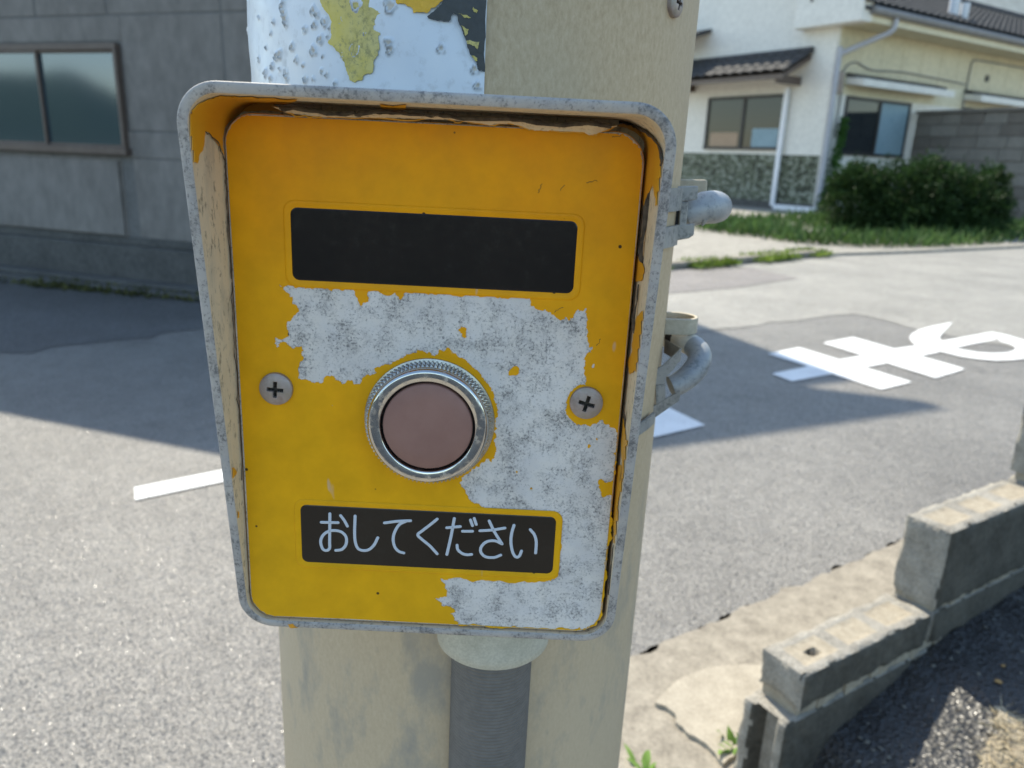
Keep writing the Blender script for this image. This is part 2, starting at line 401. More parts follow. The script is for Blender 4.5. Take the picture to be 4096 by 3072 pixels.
# siding boards round the window
rows = [(.40, 1.02), (1.03, 1.22), (1.235, 2.055), (2.07, 2.75), (2.76, 3.42)]
cols = [(-1.19, -.445), (-.43, .47), (.62, 1.33), (1.345, 2.2), (2.215, 3.1), (3.115, 4.0), (4.015, 4.9), (4.915, 6.2)]
for ri, (z0, z1) in enumerate(rows):
    for ci, (c0, c1) in enumerate(cols):
        if ci in (2, 3) and ri == 2:
            continue
        a, b = c0, c1
        if ri == 0 and ci == 1: b = .50
        if ri in (1,) and ci == 1: b = .605
        if ri == 2 and ci == 1: b = .50
        if ri == 2 and ci == 4: a = 2.23
        if ri == 3 and ci == 1: b = .605
        if ri == 4 and ci == 1: b = .605
        mm = MB(); lbox(mm, a+.002, b-.002, z0, z1, -.03, -.004+rng.uniform(-.003, .003))
        mm.build('board', M_siding, shed, bevel=.003, seg=1)
mm = MB(); lbox(mm, .50, 2.23, 1.88, 2.055, -.03, -.006); mm.build('board', M_siding, shed, bevel=.003, seg=1)
# window
wf = MB()
for (a, b, c, d, o) in ((.52, 2.21, 1.815, 1.865, .045), (.50, 2.21, 1.045, 1.10, .06), (.52, .55, 1.10, 1.815, .045), (2.16, 2.19, 1.10, 1.815, .045)): lbox(wf, a, b, c, d, -.05, o)
fr = wf.build('window', M_brownfr, shed, bevel=.004)
for (a, b, o) in ((.55, 1.37, .024), (1.335, 2.16, .040)):
    g = MB(); lbox(g, a+.02, b-.02, 1.115, 1.80, o-.016, o-.012); g.build('pane', M_lglass, fr)
    s_ = MB()
    for (p, q, r, t_) in ((a, a+.02, 1.10, 1.815), (b-.02, b, 1.10, 1.815), (a+.02, b-.02, 1.795, 1.815), (a+.02, b-.02, 1.10, 1.12)): lbox(s_, p, q, r, t_, o-.026, o)
    s_.build('sash', M_brownfr, fr, bevel=.002)
# plinth, ledge and the open channel at its foot
m = MB(); lbox(m, U0-.03, U1, 0, .33, -.02, .05); lbox(m, U0-.03, U1, .33, .40, -.02, .0); m.build('plinth', M_plinth, shed, bevel=.012)
m = MB(); lbox(m, U0-.05, U1, -.01, .07, .05, .20); m.build('ledge', M_plinth, shed, bevel=.012)
m = MB(); lbox(m, U0-.05, U1, -.01, .045, .27, .33); tag(m.build('channel_kerb', M_plinth, None, bevel=.01), kind='structure').location = LP
# lower boards below the window stand a little proud (old patched sheet)
m = MB(); lbox(m, .64, 2.2, .41, 1.0, .002, .02); m.build('patch_sheet', M_siding, shed, bevel=.004, label=None) if False else m.build('patch_sheet', M_siding, shed, bevel=.004)

# ------------------------------------------------------------------ white house on the right
HC = gnd(*h1(955, 1265)); HC[2] = 0
DG = V(math.sin(R_(-33)), math.cos(R_(-33)), 0); DS = V(math.sin(R_(57)), math.cos(R_(57)), 0)
NG, NS = -DS, -DG
def hg(u, z, o=0.0): return DG*u+NG*o+V(0, 0, z)          # relative to the house corner
def hs(u, z, o=0.0): return DS*u+NS*o+V(0, 0, z)
def gpx(x, y, o=0.0):
    P = onplane(*h1(x, y), HC+NG*o, NG)-HC; return P@DG, P[2]
def spx(x, y, o=0.0):
    P = onplane(*h1(x, y), HC+NS*o, NS)-HC; return P@DS, P[2]
M_plaster = simple('white_plaster', (.76, .73, .655), (.81, .78, .705), 1.5, .8, .02, .002)
M_cream = simple('cream_siding', (.60, .54, .37), (.68, .61, .43), 1.2, .75, .1, .004)
M_creamtrim = simple('cream_trim', (.66, .60, .42), (.74, .68, .50), 2, .7)
M_roof = simple('dark_glazed_tile', (.03, .03, .034), (.075, .072, .07), 5, .75, .3, .01)
M_gutter = simple('grey_gutter', (.20, .19, .18), (.27, .26, .25), 4, .6)
M_pipe = simple('pale_grey_downpipe', (.40, .40, .43), (.48, .48, .5), 3, .5)
M_dframe = simple('dark_bronze_frame', (.035, .03, .028), (.055, .05, .045), 6, .5)
M_hglass = glass_mat('dark_room_glass', (.02, .026, .03), .05, .5)
M_blind = simple('pale_blue_blind', (.22, .33, .38), (.28, .39, .44), 2, .6)
M_tan = simple('tan_curtain', (.38, .27, .18), (.44, .32, .22), 4, .8)
def wainscot():
    t = NT('green_stone_cladding')
    c = t.vor(9.5, out='Color', vec=t.mapv((1, 1, 1.5))); d = t.vor(9.5, 'DISTANCE_TO_EDGE', vec=t.mapv((1, 1, 1.5))); bw = t.n('ShaderNodeRGBToBW'); t.t.links.new(c, bw.inputs[0])
    col = t.ramp(bw.outputs[0], [(.2, (.05, .055, .035)), (.45, (.11, .125, .075)), (.6, (.19, .205, .145)), (.8, (.30, .32, .25))])
    col = t.mix(t.ramp(d, [(.02, 1), (.06, 0)]), col, (.04, .045, .03))
    return t.done(col, .8, t.bump(d, .6, .02))
M_wains = wainscot()
house = empty('house'); house.matrix_world = Matrix.Translation(Vector(HC))
tag(house, 'white and cream single storey house with dark tiled roof beyond the road', 'house')
WTOP = 4.9
m = MB(); m.prism([hg(0, 1.45), hg(9, 1.45), hg(9, WTOP+1.5), hg(4.5, WTOP+3.2), hg(0, WTOP)], -NG*.25); m.build('gable_wall', M_plaster, house)
m = MB(); m.prism([hg(0, 0), hg(9, 0), hg(9, 1.45), hg(0, 1.45)], -NG*.25); m.build('stone_cladding', M_wains, house)
m = MB(); m.box(hs(.02, 0, 0), DS*14, V(0, 0, WTOP), -NS*.25); m.build('side_wall', M_plaster, house)
m = MB()
for i in range(18):
    a = .10+i*.9
    if a < 13: 
        mm = MB(); mm.box(hs(a, 2.98+.5, .003), DS*.885, V(0, 0, WTOP-3.48), NS*.025); mm.build('cladding_board', M_cream, house)
m = MB(); m.box(hs(.06, 2.95, .002), DS*13.5, V(0, 0, .52), NS*.012); m.build('lintel_band', M_creamtrim, house)
m = MB(); m.box(hs(.0, 0, .004), DS*.1, V(0, 0, WTOP), NS*.03); m.build('corner_trim', M_plaster, house)
m = MB(); m.box(hg(.0, -.05, 0), DG*9, V(0, 0, .28), NG*.06); m.build('foundation', M_plinth, house)
def window(fr_fun, u0, u1, z0, z1, nrm, du, mats, split=.5):
    f = MB(); t = .07
    def bx(a, b, c, d, o0, o1): f.box(fr_fun(a, c, o0), du*(b-a), V(0, 0, d-c), nrm*(o1-o0))
    bx(u0, u1, z0, z0+t, -.02, .07); bx(u0, u1, z1-t, z1, -.02, .05); bx(u0, u0+t, z0+t, z1-t, -.02, .05); bx(u1-t, u1, z0+t, z1-t, -.02, .05)
    um = u0+(u1-u0)*split; bx(um-.045, um+.045, z0+t, z1-t, -.01, .045)
    w_ = f.build('window', M_dframe, house, bevel=.006)
    for (a, b), mt in zip(((u0+t, um-.045), (um+.045, u1-t)), mats):
        g = MB(); g.box(fr_fun(a, z0+t, .004), du*(b-a), V(0, 0, z1-z0-2*t), nrm*.008); g.build('pane', mt, w_)
    return w_
(g0, _), (g1, _) = gpx(770, 880), gpx(320, 885)
w1 = window(hg, g0, g1, 1.56, 2.98, NG, DG, (M_hglass, M_hglass))
for (a, b, zt, mt) in ((g0+.12, g0+1.0, 2.12, M_blind), (g0+1.5, g1-.2, 2.02, M_tan)):
    g = MB(); g.box(hg(a, 1.64, .013), DG*(b-a), V(0, 0, zt-1.64), NG*.004); g.build('curtain', mt, w1)
(s0, _), (s1, _) = spx(1110, 905), spx(1485, 935)
window(hs, s0, s1, 1.50, 2.93, NS, DS, (M_hglass, M_blind), .52)
(t0, _), (t1, _) = spx(1850, 630), spx(2300, 650)
window(hs, t0, t1, 1.6, 3.0, NS, DS, (M_hglass, M_hglass))
# awnings over the side windows
for (a, b) in ((spx(1150, 470)[0], spx(1690, 545)[0]), (spx(1850, 560)[0], spx(2400, 600)[0])):
    m = MB(); m.prism([hs(a, 3.20, .03), hs(a, 3.36, .03), hs(a, 3.30, .55), hs(a, 3.13, .55)], DS*(b-a)); aw = m.build('awning', M_plaster, house, bevel=.01)
    m = MB(); m.prism([hs(a, 3.365, .03), hs(a, 3.46, .03), hs(a, 3.40, .30), hs(a, 3.335, .30)], DS*(b-a)); m.build('flashing', M_roof, aw)
# eaves, gutter, boxed gable end
EO = .80
zf = spx(1400, 150, EO)[1]
m = MB(); m.prism([hs(-.1, zf+.02, EO), hs(-.1, zf+.0, .0), hs(-.1, zf+.12, 0), hs(-.1, zf+.14, EO)], DS*15); m.build('soffit', M_cream, house)
m = MB(); m.box(hs(-.1, zf+.0, EO), DS*15, V(0, 0, .2), NS*.04); m.build('fascia', M_creamtrim, house)
m = MB(); m.tube([hs(-.1, zf+.24, EO+.11), hs(15, zf+.24, EO+.11)], .10, 12); m.build('gutter', M_gutter, house, smooth=True)
m = MB(); m.box(hg(-.86, zf-.02, -.02), DG*1.9, V(0, 0, 1.5), NG*.40); m.build('gable_end_box', M_plaster, house, bevel=.02)
m = MB(); m.box(hg(.55, zf+.55, .385), DG*.05, V(0, 0, .35), NG*.03); m.build('bracket', M_dframe, house)
m = MB(); pp = [hs(.9, zf+.2, EO+.10), hs(.85, zf-.1, EO+.08), hs(.62, zf-.28, EO*.8), hs(.1, zf-.62, .16), hs(.02, zf-.8, .12), hs(.02, .02, .12)]
m.tube(cat_rom(pp, 6), .065, 12); m.build('downpipe', M_pipe, house, smooth=True)
# roof slope: wavy tile courses, near rows as built tiles
RS = math.tan(R_(24)); ROWS = 13; PIT = .30
def tilecourse(k):
    mm = MB(); us = np.linspace(-.35, 15, 52*8)
    def fn(u, v):
        o = EO+.16-k*PIT-v*PIT*1.08*math.cos(R_(24)); z = zf+.36+(k*PIT+v*PIT*1.08*math.cos(R_(24)))*RS+.05*(1-v)+.045*abs(math.sin(math.pi*u/.295))
        return hs(u, z, o)
    us2 = us; n = len(us2); top = [fn(u, v) for u in us2 for v in (0, 1)]; lowr = [p-V(0, 0, .05) for p in top]
    vs = top+lowr; f = []
    for i in range(n-1):
        a, b, c, d = 2*i, 2*i+1, 2*i+3, 2*i+2
        f += [(a, b, c, d), (2*n+a, 2*n+d, 2*n+c, 2*n+b), (a, d, 2*n+d, 2*n+a)]
    return mm.add(vs, f)
roof = MB(); roof.prism([hs(-.3, zf+.30, EO+.10), hs(-.3, zf+.22, EO+.10), hs(-.3, zf+.22+(ROWS*PIT)*RS, EO+.1-ROWS*PIT), hs(-.3, zf+.30+(ROWS*PIT)*RS, EO+.1-ROWS*PIT)], DS*15.3)
rf = roof.build('roof', M_roof, house)
for k in range(ROWS):
    tilecourse(k).build('tile_course', M_roof, rf, smooth=True)
m = MB(); m.tube([hs(-.3, zf+.42+ROWS*PIT*RS, EO+.1-ROWS*PIT), hs(15, zf+.42+ROWS*PIT*RS, EO+.1-ROWS*PIT)], .16, 10); m.build('ridge_cap', M_roof, rf, smooth=True)
# vent pipe and rolled sheet on the roof
pv = spx(1785, 120, .2)
M_vp = simple('white_vent_pipe', (.6, .62, .64), (.72, .74, .76), 4, .5)
m = MB(); m.tube([hs(pv[0], pv[1]-.3, .2), hs(pv[0], pv[1]+1.9, .2)], .13, 12); m.tube([hs(pv[0]+.35, pv[1]-.3, .3), hs(pv[0]+.35, pv[1]+.45, .3)], .11, 12)
m.build('vent_pipe', M_vp, house, smooth=True)
pr0, pr1 = spx(1820, 150, .35), spx(1985, 208, .35)
m = MB(); m.tube([hs(pr0[0], pr0[1]-.12, .35), hs(pr1[0], pr1[1]-.12, .35)], .12, 12); m.build('roof_roll', M_pipe, house, smooth=True)
# canopy over the gable window: separate roof tiles on a timber frame
CU0, CU1, CZ, CO = gpx(960, 310)[0], gpx(240, 410)[0]+.9, 3.92, 1.0
m = MB(); m.prism([hg(CU0, CZ-.16, 0), hg(CU0, CZ-.04, 0), hg(CU0, CZ-.56, CO), hg(CU0, CZ-.68, CO)], DG*(CU1-CU0)); can = m.build('canopy', M_brownfr, house)
tm = MB()
def tf(a, b): return (a*.34, b*.34, .05*math.sin(a*math.pi)+.028*(1-b))
tm.grid(lambda a, b: tf(a, b), np.linspace(0, 1.06, 9), [0, .5, 1.08]); n0 = len(tm.v)
tv = list(tm.v); tfc = list(tm.f)
tm2 = MB(); v3 = np.array(tv); tris = [t for q in tfc for t in ((q[0], q[1], q[2]), (q[0], q[2], q[3]))]
sheet(tm2, v3, tris, (0, 0, .03)); tme = tm2.mesh('roof_tile'); tme.materials.append(M_roof)
sl_ = math.atan2(.52, CO)
ncol = int((CU1-CU0)/.34)
for c in range(ncol):
    for r in range(4):
        o = bpy.data.objects.new('roof_tile', tme); COL.objects.link(o); o.parent = can
        ax = Vector(DG); ay = Vector((-NG*math.cos(sl_)+V(0, 0, math.sin(sl_)))); az = ax.cross(ay)
        if az.z < 0: az = -az
        p = hg(CU0-.04+c*.34, CZ-.56, CO+.05)+np.array(ay)*(r*.31)+np.array(az)*.03
        mt = Matrix(((ax.x, ay.x, az.x, p[0]), (ax.y, ay.y, az.y, p[1]), (ax.z, ay.z, az.z, p[2]), (0, 0, 0, 1)))
        o.matrix_local = mt
m = MB(); m.tube([hg(CU0-.05, CZ+.06, .06), hg(CU1, CZ+.06, .06)], .085, 10); m.build('ridge_cap', M_roof, can, smooth=True)
for uu in (CU0+.2, CU1-1.2):
    m = MB(); m.box(hg(uu, CZ-.76, .02), DG*.09, V(0, 0, .2), NG*(CO-.1)); m.build('bracket', M_brownfr, can)
# second little roof further along the gable
m = MB(); m.prism([hg(CU1-1.6, 4.75, 0), hg(CU1-1.6, 4.85, 0), hg(CU1-1.6, 4.55, 1.0), hg(CU1-1.6, 4.42, 1.0)], DG*3); m.build('side_canopy', M_roof, house)
# white pipe frame standing against the gable
fu = gpx(735, 1240)[0]; ft = gpx(830, 530)[0]
m = MB(); m.box(hg(g0-.13, .12, .07), DG*.13, V(0, 0, 3.0), NG*.07); m.box(hg(-.25, .04, .07), DG*(g0+.12), V(0, 0, .13), NG*.09); m.build('white_pipe_frame', simple('white_gloss', (.78, .79, .82), (.84, .85, .87), 3, .4), house, bevel=.01)
# cable along the side wall
cp = [hs(*spx(1095, 720)[:1], 1.9, .05), hs(spx(1120, 560)[0], 3.0, .05), hs(spx(1135, 430)[0], 3.5, .05), hs(spx(1200, 392)[0], 3.72, .05), hs(spx(1300, 430)[0], 3.60, .05), hs(spx(1500, 455)[0], 3.66, .05), hs(spx(1850, 520)[0], 3.6, .05)]
m = MB(); m.tube(cat_rom(cp, 6), .022, 8); m.build('cable', M_gutter, house, smooth=True)
cu = spx(1840, 640)[0]
m = MB(); m.tube(cat_rom([hs(cu, 2.7, .05), hs(cu, 4.0, .05), hs(cu+.06, 4.22, .05), hs(cu+.5, 4.28, .05), hs(cu+4, 4.3, .05)], 6), .022, 8); m.build('cable', M_gutter, house, smooth=True)
vu, vz = spx(1985, 465)
m = MB(); m.lathe([(0, .04), (.09, .04), (.11, 0)], hs(vu, vz, .02), NS, DS, 16); m.build('wall_vent', M_dframe, house)
mu, mz = spx(1085, 500)
m = MB(); m.box(hs(mu-.02, 2.95, .02), DS*.2, V(0, 0, .5), NS*.12); m.build('meter_box', simple('rusty_box', (.3, .24, .2), (.38, .30, .25), 8, .7), house, bevel=.01)

# paler two-storey building behind
bb = empty('building', tuple(gnd(4200, 760))); P_ = V(30, 42, 0); bb.location = P_
tag(bb, 'plain pale cream building rising behind the dark tiled roof', 'building')
m = MB(); m.box(V(-14, 0, 0), V(40, -6, 0), V(0, 0, 17), V(2, 12, 0)); m.build('wall', simple('pale_render', (.60, .58, .53), (.68, .66, .61), .6, .8), bb)
m = MB(); m.box(V(-14.4, -.4, 17.003), V(41, -6.1, 0), V(0, 0, .5), V(2.1, 12.8, 0)); m.build('roof', M_gutter, bb)
for k in range(8):
    m = MB(); m.box(V(-12+5*k, -.345-.75*k, 1.2 if k % 2 else 8), V(1.7, -.255, 0), V(0, 0, 1.5), V(-.02, -.1, 0)); m.build('window', M_hglass, bb)

# stone block boundary wall beside the house
W0 = HC+DS*(s1+.18)+NS*.10; W0[2] = 0
W1 = gnd(4096, 427, 2.74); W1[2] = 0
WD = (W1-W0); WL_ = np.linalg.norm(WD); WD /= WL_; WN = V(WD[1], -WD[0], 0)
if WN[1] > 0: WN = -WN
bw = empty('boundary_wall', tuple(W0)); bw.location = W0
tag(bw, 'tall grey block boundary wall behind the dark green bush', 'wall')
m = MB(); m.box(-WN*.2, WD*(WL_+3), V(0, 0, 2.6), -WN*-.14 if False else WN*.14); m.build('mortar', M_stone[1], bw)
zz = 0
for r in range(9):
    hh = .295; x = -.3 if r % 2 else 0.0
    while x < WL_+2.6:
        L_ = rng.choice([.55, .62, .8]); a = max(0, x); b = min(x+L_, WL_+3)
        if b-a > .1:
            q = MB(); q.box(WD*(a+.008)-WN*.19+V(0, 0, zz+.006), WD*(b-a-.016), V(0, 0, hh-.012), WN*(.16+rng.uniform(-.012, .012)))
            q.build('block', M_stone[rng.integers(0, 3)], bw, bevel=.012, seg=1)
        x += L_
    zz += hh
m = MB(); m.box(-WN*.22+V(0, 0, zz+.005), WD*(WL_+3), V(0, 0, .08), WN*.25); m.build('coping', M_stone[0], bw, bevel=.01)

# gravel lot and kerb in front of the house
A_, B_ = gnd(2690, 1082), gnd(3310, 1026); kd = (B_-A_)/np.linalg.norm(B_-A_); kn = V(kd[1], -kd[0], 0)
lotp = [A_-kd*1.6, B_, gnd(3700, 1012), gnd(4150, 990), V(30, 17, 0), V(30, 40, 0), V(-3, 40, 0), V(-1, 12, 0)]
m = MB(); m.prism([(p[0], p[1], -.01) for p in lotp], (0, 0, .05)); tag(m.build('gravel_lot', M_lot), kind='structure')
m = MB(); m.box(A_-kd*1.6-kn*.0+V(0, 0, .0), kd*(np.linalg.norm(B_-A_)+1.6), V(0, 0, .085), -kn*.14); tag(m.build('kerb', M_pave, bevel=.012), kind='structure')

# ------------------------------------------------------------------ plants
def leafmat(name, a, b, tr=.25):
    t = NT(name); oi = t.n('ShaderNodeNewGeometry'); c = t.ramp(oi.outputs['Random Per Island'], [(0, a), (.6, b), (1, tuple(x*1.5 for x in b))])
    n = t.noise(2.3, 3); c = t.mix(1, c, t.ramp(n, [(.3, .7), (.7, 1.2)]), 'MULTIPLY')
    m_ = t.done(c, .6, spec=.2); t.b.inputs['Transmission Weight'].default_value = 0
    tl = t.n('ShaderNodeBsdfTranslucent'); t.t.links.new(c, tl.inputs[0]); mx = t.n('ShaderNodeMixShader'); mx.inputs[0].default_value = tr
    out = t.t.nodes['Material Output']; t.t.links.new(t.b.outputs[0], mx.inputs[1]); t.t.links.new(tl.outputs[0], mx.inputs[2]); t.t.links.new(mx.outputs[0], out.inputs[0])
    return m_
M_bush = leafmat('dark_green_leaves', (.012, .03, .008), (.032, .065, .018))
M_ivy = leafmat('ivy_leaves', (.03, .09, .015), (.06, .14, .03))
M_grass = leafmat('grass_blades', (.035, .075, .02), (.08, .14, .04))
M_moss = leafmat('yellow_green_weeds', (.09, .15, .02), (.20, .27, .05))  # yellow-green tone of the kerb weeds
M_weed = leafmat('bright_weed_leaves', (.12, .25, .04), (.22, .36, .08))
M_twig = simple('twigs', (.06, .045, .03), (.10, .08, .055), 20)
def leaves(pts, dirs, L, W):
    n = len(pts); pts = np.asarray(pts); d = np.asarray(dirs); d = d/np.linalg.norm(d, axis=1)[:, None]
    r = rng.normal(size=(n, 3)); s = np.cross(d, r); s /= np.linalg.norm(s, axis=1)[:, None]
    L = np.broadcast_to(L, n)[:, None]; W = np.broadcast_to(W, n)[:, None]; nn = np.cross(d, s)
    v = np.stack([pts, pts+d*L*.5+s*W+nn*W*.3, pts+d*L, pts+d*L*.5-s*W+nn*W*.3], 1).reshape(-1, 3)
    return v, [(4*i, 4*i+1, 4*i+2, 4*i+3) for i in range(n)]
def crown(lobes, n, L, W, z0=0.0):
    P = []; D = []
    for (c, rr, k) in lobes:
        c = np.asarray(c); rr = np.asarray(rr); m_ = int(n*k)
        d = rng.normal(size=(m_, 3)); d /= np.linalg.norm(d, axis=1)[:, None]
        rad = rng.uniform(.45, 1.0, m_)**.5*(1+.30*np.sin(d[:, 0]*7+c[0]*3)*np.cos(d[:, 2]*6+d[:, 1]*5)+rng.normal(0, .11, m_))
        p = c+d*rr*rad[:, None]; k_ = p[:, 2] > z0; P.append(p[k_]); D.append((d+rng.normal(0, .6, d.shape)+V(0, 0, .3))[k_])
    return np.concatenate(P), np.concatenate(D)
bush = empty('bush', tuple(gnd(*h1(1600, 1395)))); tag(bush, 'dark green rounded bush in front of the boundary wall', 'bush')
BO = V(*bush.location); BX = cR*V(1, 1, 0); BX /= np.linalg.norm(BX)
def bp(x, y, dz=0):                      # point above the bush's base plane
    P = onplane(*h1(x, y), BO+V(0, dz, 0), V(0, 1, 0)); return P-BO
lob = [(bp(1250, 1200, .1), (.62, .6, .62), .8), (bp(1230, 1080, .2), (.42, .45, .32), .5), (bp(1580, 1150), (.75, .7, .60), 1.1), (bp(1480, 1270, -.1), (.9, .7, .45), .8), (bp(1830, 1210, .1), (.66, .65, .58), 1.0), (bp(1780, 1330, -.2), (.75, .6, .33), .6), (bp(2010, 1120, .3), (.26, .35, .40), .35), (bp(1985, 1270, .1), (.36, .45, .40), .45), (bp(1650, 1040, .2), (.35, .4, .25), .35)]
P, D = crown(lob, 7000, .1, .03)
mb = MB(); mb.add(*leaves(P, D, rng.uniform(.05, .10, len(P)), rng.uniform(.014, .026, len(P)))); tag(mb.build('foliage', M_bush, bush, fix=False), kind='stuff')
mb = MB()
for (c, rr, k) in lob:
    c = np.asarray(c)
    for j in range(4):
        e = c+rng.normal(0, .2, 3); mb.tube(cat_rom([V(c[0]*.6, c[1]*.6, 0), (V(c[0]*.7, c[1]*.7, 0)+e)/2+rng.normal(0, .06, 3), e], 4), list(np.linspace(.03, .008, 9)), 6)
mb.build('stem', M_twig, bush, smooth=True)
ivy = empty('ivy', tuple(HC+NS*.2+DS*.35)); tag(ivy, 'narrow green creeper climbing the corner downpipe', 'climbing plant')
P = []; D = []
for i in range(1500):
    t = rng.uniform(0, 1)**1.2; wd = .07+.28*(1-t)**2.2
    P.append(V(0, 0, .02+t*2.35)+DS*(rng.normal(0, wd*.55)-.12+.2*t)+NS*rng.uniform(-.08, .12)); D.append(rng.normal(0, 1, 3)+NS)
mb = MB(); mb.add(*leaves(np.array(P), np.array(D), rng.uniform(.05, .11, 1500), .03)); tag(mb.build('foliage', M_ivy, ivy, fix=False), kind='stuff')
def polyscatter(poly, n):
    poly = np.asarray(poly)[:, :2]; lo, hi = poly.min(0), poly.max(0); out = np.zeros((0, 2))
    while len(out) < n:
        g = rng.uniform(lo, hi, (n*2, 2)); out = np.concatenate([out, g[inside(g, [poly])]])
    return out[:n]
gp = [gnd(*h1(*q)) for q in [(250, 1375), (520, 1412), (900, 1462), (1300, 1486), (1700, 1480), (2300, 1445), (2300, 1330), (1900, 1335), (1000, 1305), (600, 1318), (380, 1335)]]
def blades(name, mat, poly, n, h0, h1_, zb, wd, lean=.5, clump=None):
    g = polyscatter(poly, n)
    if clump:
        ph = np.sin(g[:, 0]*clump)+np.sin(g[:, 1]*clump*1.3+1)+np.sin((g[:, 0]+g[:, 1])*clump*.6); g = g[ph+rng.normal(0, .6, len(g)) > -.6]
    k = len(g); hts = rng.uniform(h0, h1_, k); d = np.stack([rng.normal(0, lean, k), rng.normal(0, lean, k), np.ones(k)], 1)
    mb = MB(); mb.add(*leaves(np.concatenate([g, np.full((k, 1), zb)], 1), d, hts, wd)); return tag(mb.build(name, mat, fix=False), kind='stuff')
blades('grass', M_grass, gp, 9000, .10, .34, .03, .02, .6, 2.0)
ms = [A_-kd*1.4+kn*.05, A_+kn*.16, (A_+B_)/2+kn*.12, B_+kn*.08, B_-kn*.35, (A_+B_)/2-kn*.2, A_-kd*1.4-kn*.12]
blades('kerb_weeds', M_moss, ms, 3600, .04, .13, .02, .014, .8, 6.0)
lm = [LP+LD*u+LN*o for u, o in ((-1.0, .21), (2.6, .21), (2.6, .55), (1.2, .5), (-.2, .36), (-1, .34))]
blades('shade_weeds', leafmat('dull_weeds', (.05, .06, .02), (.10, .10, .035)), lm, 1500, .02, .09, .0, .012, 1.0, 5.0)

# ------------------------------------------------------------------ stepped low block wall beside the road
SA, SD, SN = V(.476, 1.208, 0), V(.841, .541, 0), V(.541, -.841, 0)
lwall = empty('low_block_wall', tuple(SA)); lwall.location = SA
tag(lwall, 'low stepped wall of weathered grey concrete blocks beside the pavement', 'wall')
def sw(s, n_, z): return SD*s+SN*n_+V(0, 0, z)
TH = .096
def nz(a, b, c, f=40): return math.sin(a*f*1.3+b*f*.7+c*f)*.5+math.sin(a*f*2.9-b*f*2.1+c*f*3.3+1)*.3+math.sin(a*f*6.1+b*f*5.3+2+c*f*4.7)*.2
def blk(s0, s1, z0, z1, cores=False, groove=False, parent=lwall):
    """weathered block: subdivided box with rounded, chipped edges and, on top, recessed filled cores"""
    L_ = s1-s0; H_ = z1-z0; nu, nv, nw_ = max(10, int(L_/.010)), 18, max(6, int(H_/.012))
    mb = MB()
    def warp(a, b, c):
        s = s0+a*L_; n_ = b*TH; z = z0+c*H_
        ea, eb, ec = min(a, 1-a)*L_, min(b, 1-b)*TH, min(c, 1-c)*H_
        r = .010; k = 0
        v = V(0, 0, 0)
        cl = sorted((ea, eb, ec))
        if cl[1] < r:
            q = (r-cl[0])*(r-cl[1])/r/r; ch = .5+.9*max(0, nz(s, n_, z, 55))
            v -= V(np.sign(a-.5)*(ea < r), np.sign(b-.5)*(eb < r), np.sign(c-.5)*(ec < r))*q*r*.42*ch
        j = nz(s, n_, z, 90)*.0012+nz(s, n_, z, 24)*.0012
        s += v[0]+(np.sign(a-.5)*j if ea < 1e-6 else 0); n_ += v[1]+(np.sign(b-.5)*j if eb < 1e-6 else 0); z += v[2]+(np.sign(c-.5)*j if ec < 1e-6 else 0)
        if cores and c > .999:
            for q in (.18, .5, .82):
                da, db = abs(a-q)*L_, abs(b-.5)*TH
                if da < .046 and db < .028:
                    e = min(.046-da, .028-db); z -= min(.0045, e*.8)*(.6+.4*nz(s, n_, 0, 70))
                    if q == .18 and s0 == 0 and math.hypot((a-q-.01)*L_, (b-.56)*TH) < .009: z -= .02
        if groove and ea < 1e-6 and a < .5 and .26 < b < .8:
            e = min(b-.26, .8-b); s += min(.03, e*TH*2.2)
        return sw(s, n_, z)
    lin = lambda n: np.linspace(0, 1, n+1)
    mb.grid(lambda a, b: warp(a, b, 1), lin(nu), lin(nv)); mb.grid(lambda a, b: warp(a, b, 0), lin(nu), lin(2)) if False else None
    mb.grid(lambda a, c: warp(a, 0, c), lin(nu), lin(nw_)); mb.grid(lambda a, c: warp(a, 1, c), lin(nu), lin(nw_))
    mb.grid(lambda b, c: warp(0, b, c), lin(nv), lin(nw_)); mb.grid(lambda b, c: warp(1, b, c), lin(nv), lin(nw_))
    mb.grid(lambda a, b: warp(a, b, 0), lin(nu), lin(nv))
    me = mb.mesh('block'); bm = bmesh.new(); bm.from_mesh(me); bmesh.ops.remove_doubles(bm, verts=bm.verts, dist=.0004); bmesh.ops.recalc_face_normals(bm, faces=bm.faces); bm.to_mesh(me); bm.free()
    me.materials.append(M_block); me.materials.append(M_blockd); me.materials.append(M_blockshade)
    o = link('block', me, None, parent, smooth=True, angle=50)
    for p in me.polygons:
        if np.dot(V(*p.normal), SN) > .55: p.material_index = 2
    if cores:
        for p in me.polygons:
            c = p.center; s = np.dot(V(*c), SD); n_ = np.dot(V(*c), SN)
            if abs(c.z-z1) < .03 and p.normal.z > .3:
                for q in (.18, .5, .82):
                    if abs((s-s0)/L_-q)*L_ < .045 and abs(n_/TH-.5)*TH < .027: p.material_index = 1
    return o
blk(-.035, .355, -.02, .214, groove=True); blk(.365, .755, -.02, .214); blk(.765, 1.155, -.02, .214); blk(1.165, 1.555, -.02, .214)
blk(0, .390, .232, .305, cores=True); blk(.400, .79, .228, .303); blk(.80, 1.19, .228, .303); blk(1.2, 1.59, .228, .303)
blk(.398, .786, .309, .483, cores=True); blk(.796, 1.186, .309, .483); blk(1.196, 1.586, .309, .483)
blk(.80, 1.19, .500, .690, cores=True); blk(1.20, 1.59, .500, .690, cores=True)
m = MB()
